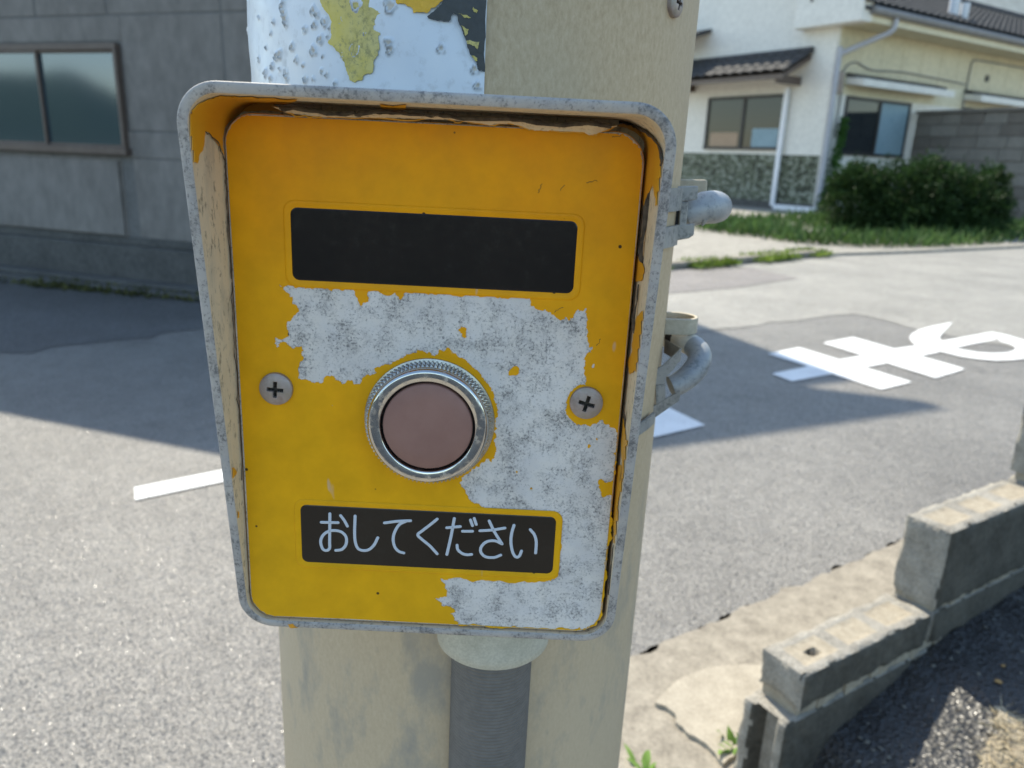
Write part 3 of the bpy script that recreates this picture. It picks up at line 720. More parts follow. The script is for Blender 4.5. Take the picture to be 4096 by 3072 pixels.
for (a, b, z0, z1) in ((.0, 1.59, .206, .236), (.398, 1.59, .298, .312), (.80, 1.59, .478, .503)):
    m.add([], []); us = np.linspace(a, b, 60)
    for i in range(59):
        t0_ = .012+.006*nz(us[i], 0, z0, 60)
        m.box(sw(us[i]+.006, t0_, z0), SD*(us[i+1]-us[i]), SN*(TH-t0_-.008-.004*nz(us[i], 1, z0, 50)), V(0, 0, z1-z0))
m.build('mortar', M_blockd, lwall)

# raised yard behind the wall
yz_s = [-1.0, -.25, .0, .068, .108, .398, .616, .79, 1.6, 4.0]; yz_z = [.0, .0, .03, .078, .13, .215, .24, .26, .30, .30]
def yf(s, n_): return SA+sw(s, n_, np.interp(s, yz_s, yz_z)+.006*nz(s, n_, 0, 9)+.003*nz(s, n_, 0, 40)-.02*min(1, max(0, (n_-TH)/.03))*0)
m = MB(); m.grid(yf, np.concatenate([np.linspace(-1, 1.6, 130), [2.2, 4]]), np.concatenate([np.linspace(TH-.02, .9, 50), [1.6, 3]]))
yard = m.build('yard_ground', M_yard, smooth=True, fix=False, angle=180)
if yard.data.polygons[0].normal.z < 0: yard.data.flip_normals()
tag(yard, kind='structure')
def litter(name, mat, n, smin, smax, nmin, nmax, size, kind='stuff'):
    mb = MB()
    for i in range(n):
        s, q = rng.uniform(smin, smax), rng.uniform(nmin, nmax); p = yf(s, q); r = size*rng.uniform(.5, 1.4); a = rng.uniform(0, 6.28)
        x = V(math.cos(a), math.sin(a), rng.normal(0, .2)); y = V(-math.sin(a), math.cos(a), rng.normal(0, .2)); zc = V(0, 0, 1)
        c = p+zc*r*.3; vs = [c+x*r*1.3, c+y*r*.8, c-x*r*1.2, c-y*r*.9, c+zc*r*.55, c-zc*r*.5]
        mb.add(vs, [(0, 1, 4), (1, 2, 4), (2, 3, 4), (3, 0, 4), (1, 0, 5), (2, 1, 5), (3, 2, 5), (0, 3, 5)])
    return tag(mb.build(name, mat), kind=kind)
litter('pebbles', simple('yard_grit', (.07, .068, .06), (.22, .21, .18), 60, .8), 420, -.1, 1.3, TH+.02, .7, .0045)
litter('dead_leaves', simple('dry_leaf_bits', (.30, .17, .06), (.42, .26, .10), 60, .8), 14, 0, 1.0, TH+.05, .5, .007)
# dry straw and pale dirt, cut and paled to paint in the yard's sunlit corner
pc = [gnd(*w5(*q), .20) for q in [(2050, 1290), (2130, 1330), (2400, 1440), (2500, 1800), (1960, 1800), (1985, 1594), (2030, 1440)]]
def yz(x, y):
    q = V(x, y, 0)-SA; return yf(q@SD, q@SN)[2]
M_straw = simple('dry_straw', (.28, .22, .13), (.48, .41, .28), 40, .85)
pr = ragged([p[:2] for p in pc], .03, 3); vv, tt = fill([pr], .02)
mb = MB(); sheet(mb, [(x, y, yz(x, y)-.004) for x, y in vv], tt, (0, 0, .010)); tag(mb.build('sun_patch_dirt', simple('sun_paled_dirt', (.22, .18, .12), (.42, .37, .28), 35, .9, .9, .004), smooth=False), kind='stuff')
g = polyscatter(pc, 700); k_ = len(g); aa = rng.uniform(0, 6.28, k_)
mb = MB(); mb.add(*leaves(np.array([(x, y, yz(x, y)+.006) for x, y in g]), np.stack([np.cos(aa), np.sin(aa), rng.uniform(0, .4, k_)], 1), rng.uniform(.015, .05, k_), .0012)); tag(mb.build('straw', M_straw, fix=False), kind='stuff')
# bright weeds by the wall end
for (q, lab, n) in (((700, 1520), 'small bright green weed at the foot of the block wall end', 16), ((255, 1640), 'bright green weed blades on the pavement at the bottom edge', 12)):
    b = gnd(*w5(*q)); wd_ = empty('weed', tuple(b)); wd_.location = b; tag(wd_, lab, 'weed', None)
    P = rng.normal(0, .012, (n, 3))*V(1, 1, 0); D = np.stack([rng.normal(-.2, .55, n), rng.normal(.1, .5, n), np.ones(n)], 1)
    for i in range(n):
        L_ = rng.uniform(.03, .075); d = D[i]/np.linalg.norm(D[i]); s = np.cross(d, V(0, 0, 1)); s /= np.linalg.norm(s)+1e-6
        pth = [P[i]+d*L_*t+V(0, 0, -.35*L_*t*t) for t in np.linspace(0, 1, 6)]; wv = [.0055*math.sin(math.pi*min(.97, .12+.88*t)) for t in np.linspace(0, 1, 6)]
        lf = MB(); lf.add([p+s*x*k2+V(0, 0, .001*abs(k2)) for p, x in zip(pth, wv) for k2 in (-1, 0, 1)], [(3*i2+j, 3*i2+j+1, 3*i2+4+j, 3*i2+3+j) for i2 in range(5) for j in (0, 1)])
        lf.build('leaf', M_weed, wd_, smooth=True, fix=False)
# unseen dark ground added behind the viewpoint to darken reflections in the box
sheetpoly('added_dark_ground', [V(-30, -1.9), V(6, -1.9), V(30, -3), V(30, -60), V(-30, -60)], .010, M_yard)
# low wooded hills far behind the viewpoint (seen mirrored in the glass)
m = MB()
aa = np.linspace(R_(95), R_(265), 90)
m.grid(lambda a, t: V(math.sin(a)*(110+t*60), math.cos(a)*(110+t*60), -.5+t*(9+3*math.sin(a*9)+2*math.sin(a*23+1)+1.2*math.sin(a*61))), aa, [0, .15, .3, .5, .75, 1])
tag(m.build('hills', simple('wooded_hill', (.012, .028, .012), (.03, .055, .025), .25, .9, .8, .5), fix=False), kind='structure')

# ------------------------------------------------------------------ the signal pole
PY, PR = .4767, .1231
def pax(z): return V(-.0322+.0099*(z-.8), PY, z)
def pole_hit(x, y, r):
    """first point of the photo ray on a pole-coaxial cylinder of radius r; falls back to the tangent point"""
    d = ray(x, y); o = CAM-V(0, 0, 0); sl_ = .0099
    ax0 = lambda t: (o[0]+d[0]*t)-(-.0322+sl_*((o[2]+d[2]*t)-.8)); 
    a1 = d[0]-sl_*d[2]; a0 = o[0]+.0322-sl_*(o[2]-.8); b1 = d[1]; b0 = o[1]-PY
    A, B, Cc = a1*a1+b1*b1, a0*a1+b0*b1, a0*a0+b0*b0-r*r; D_ = B*B-A*Cc
    t = (-B-math.sqrt(max(D_, 0)))/A
    return o+d*t
def cyl(a, z, r):                                     # a: angle from the side facing the viewer, positive to the right
    c = pax(z); return c+V(math.sin(a)*r, -math.cos(a)*r, 0)
def pole_mat():
    t = NT('beige_pole_coating')
    v = t.mapv((1, 1, .5)); g = t.noise(520, 4, .7, v); mid = t.noise(30, 5, .65, t.mapv((1, 1, .5))); big = t.noise(7, 4, .6)
    c = t.ramp(g, [(.25, (.42, .305, .18)), (.5, (.52, .39, .24)), (.75, (.60, .475, .31))])
    c = t.mix(t.ramp(big, [(.35, 0), (.7, .5)]), c, (.55, .44, .30))
    z = t.n('ShaderNodeSeparateXYZ'); t.t.links.new(t.co, z.inputs[0])
    low = t.ramp(z.outputs['Z'], [(.55, 1), (1.05, 0)]) if False else t.ramp(t.math('MULTIPLY', t.math('SUBTRACT', 1.08, z.outputs['Z']), 3.0), [(0, 0), (.7, 1)])
    st = t.ramp(mid, [(.50, 0), (.66, 1)]); c = t.mix(t.math('MULTIPLY', t.math('MULTIPLY', st, low), .95), c, (.23, .22, .20))
    c = t.mix(t.math('MULTIPLY', low, .35), c, (.48, .415, .31))
    return t.done(c, .62, t.bump(g, .22, .0006), spec=.35)
M_pole = pole_mat()
M_strap = mat_speckle('galvanised_strap', (.29, .30, .31), (.15, .155, .16), (.40, .39, .36), .5, .3, .35, .5)
M_cap = mat_speckle('galvanised_pipe', (.33, .36, .40), (.19, .21, .23), (.43, .42, .39), .35, .25, .2, .45)
M_beige = simple('beige_plastic', (.38, .33, .25), (.48, .43, .33), 40, .55, .15, .0006)
M_cream2 = simple('cream_sleeve', (.66, .61, .50), (.74, .69, .58), 40, .5)
M_black = simple('black_rubber_and_slot_shade', (.02, .02, .022), (.04, .04, .045), 40, .5)

pole = empty('signal_pole', tuple(pax(0)))
tag(pole, 'thick beige round pole carrying the yellow push button box', 'pole')
PB = np.array(pole.location)
def pl(p): return np.asarray(p)-PB
m = MB(); zs = np.linspace(-.05, 4.2, 30)
m.add([pl(cyl(2*math.pi*k/128, z, PR)) for z in zs for k in range(128)], [(i*128+k, i*128+(k+1) % 128, (i+1)*128+(k+1) % 128, (i+1)*128+k) for i in range(29) for k in range(128)])
m.build('shaft', M_pole, pole, smooth=True, angle=180).location = (0, 0, 0)
m = MB(); m.lathe([(PR+.0005, 4.2), (PR+.006, 4.2), (PR+.006, 4.24), (0, 4.27)], V(.0099*3.4, 0, 0), V(0, 0, 1), V(1, 0, 0), 64); m.build('cap', M_strap, pole, smooth=True)
# worn reflective wrap above the box
M_wrap = None
t = NT('worn_white_reflective_film'); n1 = t.noise(25, 5, .6); n2 = t.noise(160, 4, .65); at = t.attr('worn')
c = t.ramp(n1, [(.3, (.62, .67, .73)), (.7, (.72, .75, .78))]); c = t.mix(t.ramp(n2, [(.55, 0), (.75, .5)]), c, (.42, .43, .43))
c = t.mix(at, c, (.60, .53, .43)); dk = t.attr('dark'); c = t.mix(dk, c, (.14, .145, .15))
M_wrap = t.done(c, t.ramp(n2, [(.3, .28), (.7, .5)]), t.bump(n2, .15, .0006), spec=.6)
craters = [(960, 45, 50), (1235, 55, 55), (830, 165, 35), (610, 85, 35), (700, 180, 35), (620, 200, 30), (545, 240, 28), (750, 235, 22), (670, 320, 35), (345, 440, 35), (445, 380, 30), (615, 410, 40), (475, 485, 25), (850, 445, 20), (950, 405, 55), (1220, 345, 38), (1235, 400, 33), (290, 535, 25), (240, 590, 30), (390, 590, 28), (345, 555, 15), (680, 575, 18), (720, 600, 20), (790, 670, 20), (190, 480, 22), (180, 150, 15), (275, 270, 18), (300, 180, 18), (390, 160, 36), (365, 60, 35), (1640, 395, 35), (530, 530, 15), (610, 640, 18), (545, 640, 25), (730, 300, 12), (690, 455, 10), (280, 635, 25), (1910, 560, 36), (1930, 690, 32), (400, 640, 20), (380, 110, 30), (400, 200, 20), (375, 20, 22), (1215, 430, 18), (240, 380, 10), (1030, 275, 12), (640, 120, 25)]
def ang(p): q = p-pax(p[2]); return math.atan2(q[0], -q[1])
wz0 = pole_hit(*s8(1000, 760), PR)[2]-.02; wz1 = pole_hit(*s8(1000, 0), PR)[2]+.16
wa1 = ang(pole_hit(*s8(1998, 300), PR+.001)); wa0 = -1.9
na, nzz = 420, 260
aa = np.linspace(wa0, wa1, na); zz_ = np.linspace(wz0, wz1, nzz)
AA, ZZ = np.meshgrid(aa, zz_, indexing='ij'); dr = np.zeros_like(AA); worn = np.zeros_like(AA); dark = np.zeros_like(AA)
crs = []
for (x, y, r) in craters:
    p = pole_hit(*s8(x, y), PR+.001); p2 = pole_hit(*s8(x, y+r), PR+.001); crs.append((ang(p), p[2], max(.0008, abs(p2[2]-p[2]))))
for i in range(60):
    crs.append((rng.uniform(wa0, wa1-.2), rng.uniform(wz0, wz1), rng.uniform(.0008, .0024)))
    if i > 25 and crs[-1][1] < pole_hit(*s8(1000, 0), PR)[2]: crs.pop()
for (a, z, r) in crs:
    th_ = np.arctan2(ZZ-z, (AA-a)*PR); wob = 1+.16*np.sin(3*th_+a*50)+.1*np.sin(5*th_+z*900)
    d = np.hypot((AA-a)*PR, ZZ-z)/(r*wob)
    dr += .0011*np.exp(-((d-.85)/.22)**2)-.0004*(d < .6); worn = np.maximum(worn, np.clip((.62-d)*8, 0, .85))
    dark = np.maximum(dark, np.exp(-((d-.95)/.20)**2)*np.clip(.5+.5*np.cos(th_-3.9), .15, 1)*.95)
dr += .0004*np.sin(AA*9+ZZ*40)+.0003*np.sin(ZZ*150+AA*13)
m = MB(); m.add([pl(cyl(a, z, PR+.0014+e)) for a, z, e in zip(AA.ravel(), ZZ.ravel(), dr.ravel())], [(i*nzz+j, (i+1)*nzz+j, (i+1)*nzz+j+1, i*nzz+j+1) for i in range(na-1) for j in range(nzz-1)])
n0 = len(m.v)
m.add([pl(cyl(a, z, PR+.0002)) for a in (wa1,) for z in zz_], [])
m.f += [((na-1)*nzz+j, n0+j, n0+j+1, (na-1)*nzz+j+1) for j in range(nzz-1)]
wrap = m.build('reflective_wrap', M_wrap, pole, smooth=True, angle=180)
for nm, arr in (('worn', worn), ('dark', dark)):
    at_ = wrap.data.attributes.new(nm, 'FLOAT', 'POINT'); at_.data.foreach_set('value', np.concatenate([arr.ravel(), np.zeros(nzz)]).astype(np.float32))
M_wyel = mat_speckle('faded_yellow_film', (.62, .50, .10), (.30, .27, .12), (.66, .58, .26), .5, .3)
M_wora = simple('orange_film', (.66, .34, .01), (.72, .42, .03), 40, .35)
M_wblk = simple('black_film', (.012, .015, .018), (.035, .04, .045), 60, .3, .2, .0006)
def wrap_piece(name, mat, poly, dr_, amp=8, clipz=True):
    pp = [np.array(pole_hit(*s8(*q), PR+.001)) for q in poly]; uv = [V(ang(p)*PR, p[2]) for p in pp]
    uv = ragged(uv, amp*1e-4*.6, 3); v, tr = fill([uv], .0035)
    lo = [pl(cyl(x/PR, z, PR+dr_)) for x, z in v]; off = [cyl(x/PR, z, .00025)-pax(z) for x, z in v]
    mb = MB(); sheet(mb, lo, tr, off); return mb.build(name, mat, wrap, smooth=True)
wrap_piece('yellow_film', M_wyel, [(660, -120), (1060, -120), (1065, 60), (1130, 90), (1160, 110), (1110, 170), (1100, 230), (1155, 265), (1140, 320), (1150, 380), (1140, 440), (1100, 500), (1100, 560), (1040, 600), (1010, 650), (950, 668), (910, 640), (885, 560), (855, 470), (800, 400), (740, 350), (770, 280), (770, 180), (720, 90), (680, 20)], .0019)
wrap_piece('yellow_film', M_wora, [(1270, -200), (1700, -200), (1660, 0), (1600, 60), (1530, 110), (1420, 108), (1400, 60), (1290, 40), (1255, -20)], .0021)
wrap_piece('black_film', M_wblk, [(1700, -260), (2002, -260), (1996, 300), (1990, 570), (1950, 575), (1920, 500), (1870, 440), (1840, 330), (1800, 220), (1770, 130), (1740, 105), (1700, 178), (1600, 165), (1530, 135), (1610, 62), (1665, 0)], .0019)
for P in ([(1775, 118), (1850, 128), (1880, 150), (1830, 150)], [(1800, 208), (1860, 240), (1832, 292)], [(1842, 330), (1880, 330), (1945, 340), (1932, 402), (1895, 372), (1850, 358)], [(1880, 450), (1930, 470), (1915, 500)], [(1895, 60), (1935, 90), (1925, 110), (1890, 80)]):
    wrap_piece('yellow_film', M_wyel, P, .0023, 5)

t = NT('dark_recess'); M_recess = t.done((.05, .042, .033), .9)  # dark brown for the faces inside the screw's cross slot
# pan screw near the top right of the pole
def phillips(parent, c, nrm, e1, R, H, name='screw', mat=None, cross=.5, slot=.13):
    nrm, e1 = np.asarray(nrm), np.asarray(e1); e2 = np.cross(nrm, e1); mb = MB(); nr, na_ = 34, 120
    rot = rng.uniform(0, .25)
    def hgt(r, a):
        hh = H*math.sqrt(max(0, 1-(r*.92)**2))*.75+H*.25
        if r > .94: hh = min(hh, H*(.25+.45*math.sqrt(max(0, 1-((r-.94)/.06)**2))))
        x, y = r*math.cos(a+rot), r*math.sin(a+rot); u, v = min(abs(x), abs(y)), max(abs(x), abs(y))
        if u < slot and v < cross: hh -= H*.95*min(1, (slot-u)/.03)*min(1, (cross-v)/.05)
        return hh
    rr = np.concatenate([np.linspace(.02, .95, nr-6), np.linspace(.955, 1, 6)])
    vs = [c+nrm*hgt(r, 2*math.pi*k/na_)+R*r*(e1*math.cos(2*math.pi*k/na_)+e2*math.sin(2*math.pi*k/na_)) for r in rr for k in range(na_)]
    fs = [(i*na_+k, i*na_+(k+1) % na_, (i+1)*na_+(k+1) % na_, (i+1)*na_+k) for i in range(nr-1) for k in range(na_)]+[tuple(range(na_))]
    base = [c+R*(e1*math.cos(2*math.pi*k/na_)+e2*math.sin(2*math.pi*k/na_))-nrm*.0005 for k in range(na_)]; n0 = len(vs)
    fs += [((nr-1)*na_+k, (nr-1)*na_+(k+1) % na_, n0+(k+1) % na_, n0+k) for k in range(na_)]
    mb.add(vs+base, fs); o = mb.build(name, mat, parent, smooth=True, angle=50); o.data.materials.append(M_recess)
    for p in o.data.polygons:
        q = V(*p.center)-c; x, y = q@e1/R, q@e2/R; a = math.atan2(y, x)+rot; r = math.hypot(x, y); x, y = abs(r*math.cos(a)), abs(r*math.sin(a))
        if min(x, y) < slot-.012 and max(x, y) < cross-.02 and r < .6: p.material_index = 1
    return o
t = NT('tarnished_screw'); f = t.noise(160, 4, .6); f2 = t.noise(700, 3, .7)
M_screw = t.done(t.ramp(f, [(.3, (.26, .20, .17)), (.5, (.36, .30, .275)), (.7, (.30, .26, .20))]), t.ramp(f2, [(.3, .38), (.7, .55)]), t.bump(f2, .2, .0003), .45, .5)

sp_ = pole_hit(2694, 15, PR); sa = ang(sp_)
phillips(pole, pl(sp_), V(math.sin(sa), -math.cos(sa), 0), V(math.cos(sa), math.sin(sa), 0), .0062, .0035, 'screw', M_screw)

# ---- clamp bands at the right flank
def band(mb, a0, a1, z0, z1, r0=.0020, th_=.0016, n=24, tilt=0.0):
    for i in range(n):
        b0, b1 = a0+(a1-a0)*i/n, a0+(a1-a0)*(i+1)/n; k0 = tilt*(b0-a0); k1_ = tilt*(b1-a0)
        P = [cyl(b0, z0+k0, PR+r0), cyl(b1, z0+k1_, PR+r0), cyl(b1, z1+k1_, PR+r0), cyl(b0, z1+k0, PR+r0)]
        Q = [cyl(b0, z0+k0, PR+r0+th_), cyl(b1, z0+k1_, PR+r0+th_), cyl(b1, z1+k1_, PR+r0+th_), cyl(b0, z1+k0, PR+r0+th_)]
        mb.add([pl(p) for p in P+Q], [(3, 2, 1, 0), (4, 5, 6, 7), (0, 1, 5, 4), (1, 2, 6, 5), (2, 3, 7, 6), (3, 0, 4, 7)])
YC = .447
def zp(x, y, Y=YC): return pl(onplane(*z2(x, y), V(0, Y, 0), V(0, 1, 0)))
def lp(x, y, Y=YC): return pl(onplane(*z3(x, y), V(0, Y, 0), V(0, 1, 0)))
up = empty('mounting_bracket', tuple(PB)); tag(up, 'galvanised clamp with a rounded pipe end at the upper right flank of the pole', 'clamp')
ua, ub = 1.05, 1.33
zt, zb = zp(470, 455)[2], zp(330, 1500)[2]
m = MB(); m.prism([zp(560, 318, .475), zp(1075, 330, .475), zp(1092, 360, .475), zp(1075, 640, .475), zp(560, 640, .475)], (0, .005, 0)); m.build('bracket_plate', M_beige, up, bevel=.0008)
m = MB(); m.prism([zp(470, 455, .436), zp(915, 445, .436), zp(905, 690, .436), zp(720, 740, .436), zp(420, 740, .436)], (0, .003, 0))
m.prism([zp(585, 745, .4362), zp(735, 742, .4362), zp(690, 1215, .4362), zp(545, 1215, .4362)], (0, .003, 0))
m.prism([zp(300, 1220, .436), zp(850, 1160, .436), zp(835, 1375, .436), zp(740, 1440, .436), zp(300, 1515, .436)], (0, .003, 0))
m.prism([zp(300, 742, .4363), zp(425, 742, .4363), zp(385, 1218, .4363), zp(280, 1218, .4363)], (0, .003, 0)); m.build('strap', M_strap, up, bevel=.0005)
m = MB(); m.prism([zp(300, 735, .4405), zp(600, 735, .4405), zp(560, 1225, .4405), zp(270, 1225, .4405)], (0, .004, 0)); m.build('slot_shade_plate', M_black, up)  # dark plate added behind the slot to stand for its shaded hole
m = MB(); band(m, -math.pi*.30, 1.20, zt-.012, zt, tilt=0); band(m, -math.pi*.30, 1.20, zb, zb+.011); m.build('band', M_strap, up)
m = MB(); path = [zp(640, 1010, .452), zp(800, 930, .452), zp(980, 870, .454), zp(1120, 850, .458), zp(1215, 845, .468), zp(1260, 850, .482), zp(1265, 860, .50)]
m.tube(cat_rom(path, 5), list(np.interp(np.linspace(0, 1, 31), [0, .35, .6, 1], [.0078, .0092, .0096, .0092])), 28); m.build('pipe_end', M_cap, up, smooth=True, angle=180)
m = MB(); m.tube([zp(1030, 1080, .448), zp(1010, 1150, .448), zp(985, 1205, .448)], [.0022, .0013, .0004], 10); m.build('drip', M_cap, up, smooth=True)

lo = empty('cable_clamp', tuple(PB)); tag(lo, 'slotted strap clamp holding a bent grey cable elbow beside the pole', 'clamp')
# flat beige loop
lc = .474
outer = []; q0 = lp(330, 215, lc); q1 = lp(800, 215, lc); zt = q1[2]; hb = .0098
def stad(off):
    xs0, xs1, hw = q0[0], q1[0]-off, .0125-off; out = [V(xs0, PY-PB[1]-.003+hw, 0)]
    for k in range(13):
        a = math.pi/2-math.pi*k/12; out.append(V(xs1-.011+off*.3+(.011)*math.cos(a), PY-PB[1]-.003+hw*math.sin(a), 0))
    out.append(V(xs0, PY-PB[1]-.003-hw, 0)); return out
o_, i_ = stad(0), stad(.0028); n_ = len(o_)
vs = [p+V(0, 0, zt-hb) for p in o_]+[p+V(0, 0, zt) for p in o_]+[p+V(0, 0, zt-hb) for p in i_]+[p+V(0, 0, zt) for p in i_]
fs = []
for k in range(n_-1):
    fs += [(k, k+1, n_+k+1, n_+k), (2*n_+k, 3*n_+k, 3*n_+k+1, 2*n_+k+1), (n_+k, n_+k+1, 3*n_+k+1, 3*n_+k), (k, 2*n_+k, 2*n_+k+1, k+1)]
m = MB(); m.add(vs, fs); m.build('loop', M_beige, lo, smooth=True, angle=50, bevel=.0005)
pth = cat_rom([lp(250, 470, .492), lp(420, 490, .486), lp(520, 510, .480), lp(640, 560, .470), lp(760, 630, .462), lp(825, 730, .455), lp(800, 860, .450), lp(700, 990, .447), lp(560, 1100, .445), lp(440, 1150, .444)], 6)
pth = [np.asarray(p) for p in pth]; k1_, k2_, k3_ = 9, 14, 23
m = MB(); m.tube(pth[:k1_+1], .0068, 24); m.build('cable_sleeve', M_cream2, lo, smooth=True)
m = MB(); m.tube(pth[k1_:k2_+1], .0071, 24); m.build('rubber_ring', M_black, lo, smooth=True)
m = MB(); m.tube(pth[k2_:k3_+1], .0068, 24); m.build('cable_sleeve', M_cream2, lo, smooth=True)
m = MB(); m.tube(pth[k3_:], list(np.interp(np.linspace(0, 1, len(pth)-k3_), [0, .5, 1], [.0070, .0073, .0066])), 24); m.build('cable_elbow', M_cap, lo, smooth=True, angle=60)
Yb = .432
def bp_(x, y): return lp(x, y, Yb)
m = MB()
m.prism([bp_(90, 1475), bp_(150, 1150), bp_(150, 975), bp_(345, 868), bp_(580, 640), bp_(582, 770), bp_(470, 935), bp_(375, 1025), bp_(372, 1120), bp_(160, 1130)], (0, .0016, 0))
m.prism([bp_(245, 1132), bp_(372, 1122), bp_(375, 1310), bp_(250, 1390)], (0, .0016, 0))
m.prism([bp_(60, 1650), bp_(75, 1480), bp_(250, 1392), bp_(375, 1312), bp_(566, 1215), bp_(570, 1290), bp_(545, 1345), bp_(250, 1550)], (0, .0016, 0))
m.build('strap', M_strap, lo, bevel=.0004)
m = MB(); m.prism([lp(360, 535, .470), lp(365, 515, .470), lp(585, 640, .4345), lp(575, 652, .4345)], V(0, 0, -.008)); m.build('strap_ear', M_strap, lo)
m = MB(); band(m, -math.pi*.30, 1.12, lp(75, 1640)[2]+.001, lp(75, 1480)[2], tilt=.004); m.build('band', M_strap, lo)

# ------------------------------------------------------------------ the push button box
al = R_(.65)
BM = Matrix(((math.cos(al), 0, math.sin(al), -.034), (0, 1, 0, .303), (-math.sin(al), 0, math.cos(al), 1.05), (0, 0, 0, 1)))
box = empty('push_button_box', mat=BM)
tag(box, 'hooded yellow pedestrian push button box with badly peeling paint on the pole', 'push button box')
bEX, bEZ, bO = V(math.cos(al), 0, -math.sin(al)), V(math.sin(al), 0, math.cos(al)), V(-.034, .303, 1.05)
def L(x, y, d=0.0):
    """photo pixel -> (x, z) on the plate plane moved d towards the viewer"""
    P = onplane(x, y, bO-V(0, d, 0), V(0, 1, 0))-bO; return V(P@bEX, P@bEZ)
M_prim = mat_speckle('pitted_pale_primer', (.65, .632, .628), (.11, .11, .115), (.70, .66, .615), 1.0, .6, 0, .6)
M_rim = mat_speckle('pitted_rim_primer', (.37, .36, .36), (.10, .10, .105), (.47, .43, .39), .8, .6, 0, .6)
M_tanp = None
t = NT('dusty_tan_undercoat'); a_1 = t.noise(90, 5, .65, t.mapv((1, 1, .4))); a_2 = t.noise(380, 4, .7, t.mapv((1, 1, .5)))
c = t.ramp(a_1, [(.3, (.66, .545, .365)), (.7, (.76, .67, .50))]); c = t.mix(t.ramp(a_2, [(.55, 0), (.68, .8)]), c, (.17, .145, .105)); c = t.mix(t.ramp(a_1, [(.5, 0), (.72, .6)]), c, (.34, .31, .24))
M_tanp = t.done(c, .75, t.bump(a_2, .3, .0005))
M_paint = mat_paint()
t = NT('orange_hood_paint'); f = t.noise(40, 4, .6); M_hpaint = t.done(t.ramp(f, [(.3, (.66, .29, .012)), (.7, (.70, .35, .02))]), .45, t.bump(f, .1, .0006))
t = NT('shaded_grimy_paint_edge'); f = t.noise(300, 3, .7); M_edge = t.done(t.ramp(f, [(.35, (.035, .025, .018)), (.65, (.10, .075, .05))]), .9)  # dark tone paints in the shade at flake edges, with some grime

def hood_depth(z): return max(.0008, .0167+.141*z)
HX0, HX1, HZ0, HZ1, HR = -.0842, .0856, -.1112, .1196, .0150
def ring(inset, r): return rrect(HX0+inset, HX1-inset, HZ0+inset, HZ1-inset, r, 12)
WT = .0038
m = MB(); rows_ = []
def addring(ins, r, yf_):
    pts = ring(ins, r); rows_.append([V(x, yf_(z), z) for x, z in pts])
addring(.004, HR-.003, lambda z: .048); addring(.0, HR, lambda z: .043)
for k in np.linspace(0, 1, 5)[1:-1]: addring(0, HR, lambda z, k=k: .043*(1-k)-k*(hood_depth(z)-.0008))
addring(0, HR, lambda z: -hood_depth(z)+.0008); addring(.0004, HR-.0004, lambda z: -hood_depth(z)+.0002); addring(.0010, HR-.001, lambda z: -hood_depth(z))
addring(WT-.0006, HR-WT+.0006, lambda z: -hood_depth(z)); addring(WT, HR-WT, lambda z: -hood_depth(z)+.0005)
nR = len(rows_); npt = len(rows_[0])
m.add([p for r in rows_ for p in r], [(i*npt+k, (i+1)*npt+k, (i+1)*npt+(k+1) % npt, i*npt+(k+1) % npt) for i in range(nR-1) for k in range(npt)])
hood = m.build('hood', M_rim, box, smooth=True, fix=False, angle=50)
m = MB(); rows_ = []; NI = 10
def inring(k):
    return [V(x, (-hood_depth(z)+.0005)*(1-k)+.013*k, z) for x, z in [(x, z) for x, z in rrect(HX0+WT, HX1-WT, HZ0+WT, HZ1-WT, HR-WT, 12)]]
rows_ = [inring(k) for k in np.linspace(0, 1, NI)]
m.add([p for r in rows_ for p in r], [(i*npt+k, (i+1)*npt+k, (i+1)*npt+(k+1) % npt, i*npt+(k+1) % npt) for i in range(NI-1) for k in range(npt)])
m.f.append(tuple((NI-1)*npt+k for k in range(npt)))
inner = m.build('hood_lining', M_tanp, box, smooth=True, fix=False, angle=50)
bvh = BVHTree.FromPolygons([Vector(v) for v in m.v], m.f)
CL = BM.inverted() @ Vector(CAM)
def hit(x, y):
    d = V(*(BM.to_3x3().inverted() @ Vector(ray(x, y)))); d /= np.linalg.norm(d)
    r = bvh.ray_cast(CL, Vector(d)); return (V(*r[0]), V(*r[1])) if r[0] else (None, None)
def lining_piece(name, mat, poly, amp=3.0, lift=.0003, th_=.0003, step=7, curl=0.0):
    """a flake of paint lying on the hood lining, its outline measured in the photograph"""
    rp = ragged([V(*q) for q in poly], amp, 3); v, tr = fill([rp], step); lo_ = []; off = []; ok = []
    for x, y in v:
        p, n = hit(x, y)
        if p is None or p[1] > .0140: ok.append(False); lo_.append(V(0, 0, 0)); off.append(V(0, 0, 0)); continue
        n = n if n@(V(*CL)-p) > 0 else -n; ok.append(True); lo_.append(p+n*lift); off.append(n*th_)
    tr = [q for q in tr if all(ok[i] for i in q) and max(np.linalg.norm(lo_[q[i]]-lo_[q[i-1]]) for i in range(3)) < .02]
    if not tr: return None
    used = sorted({i for q in tr for i in q}); mp = {j: i for i, j in enumerate(used)}
    mb = MB(); sheet(mb, [lo_[j] for j in used], [tuple(mp[i] for i in q) for q in tr], [off[j] for j in used]); return mb.build(name, mat, box, smooth=True, angle=40)
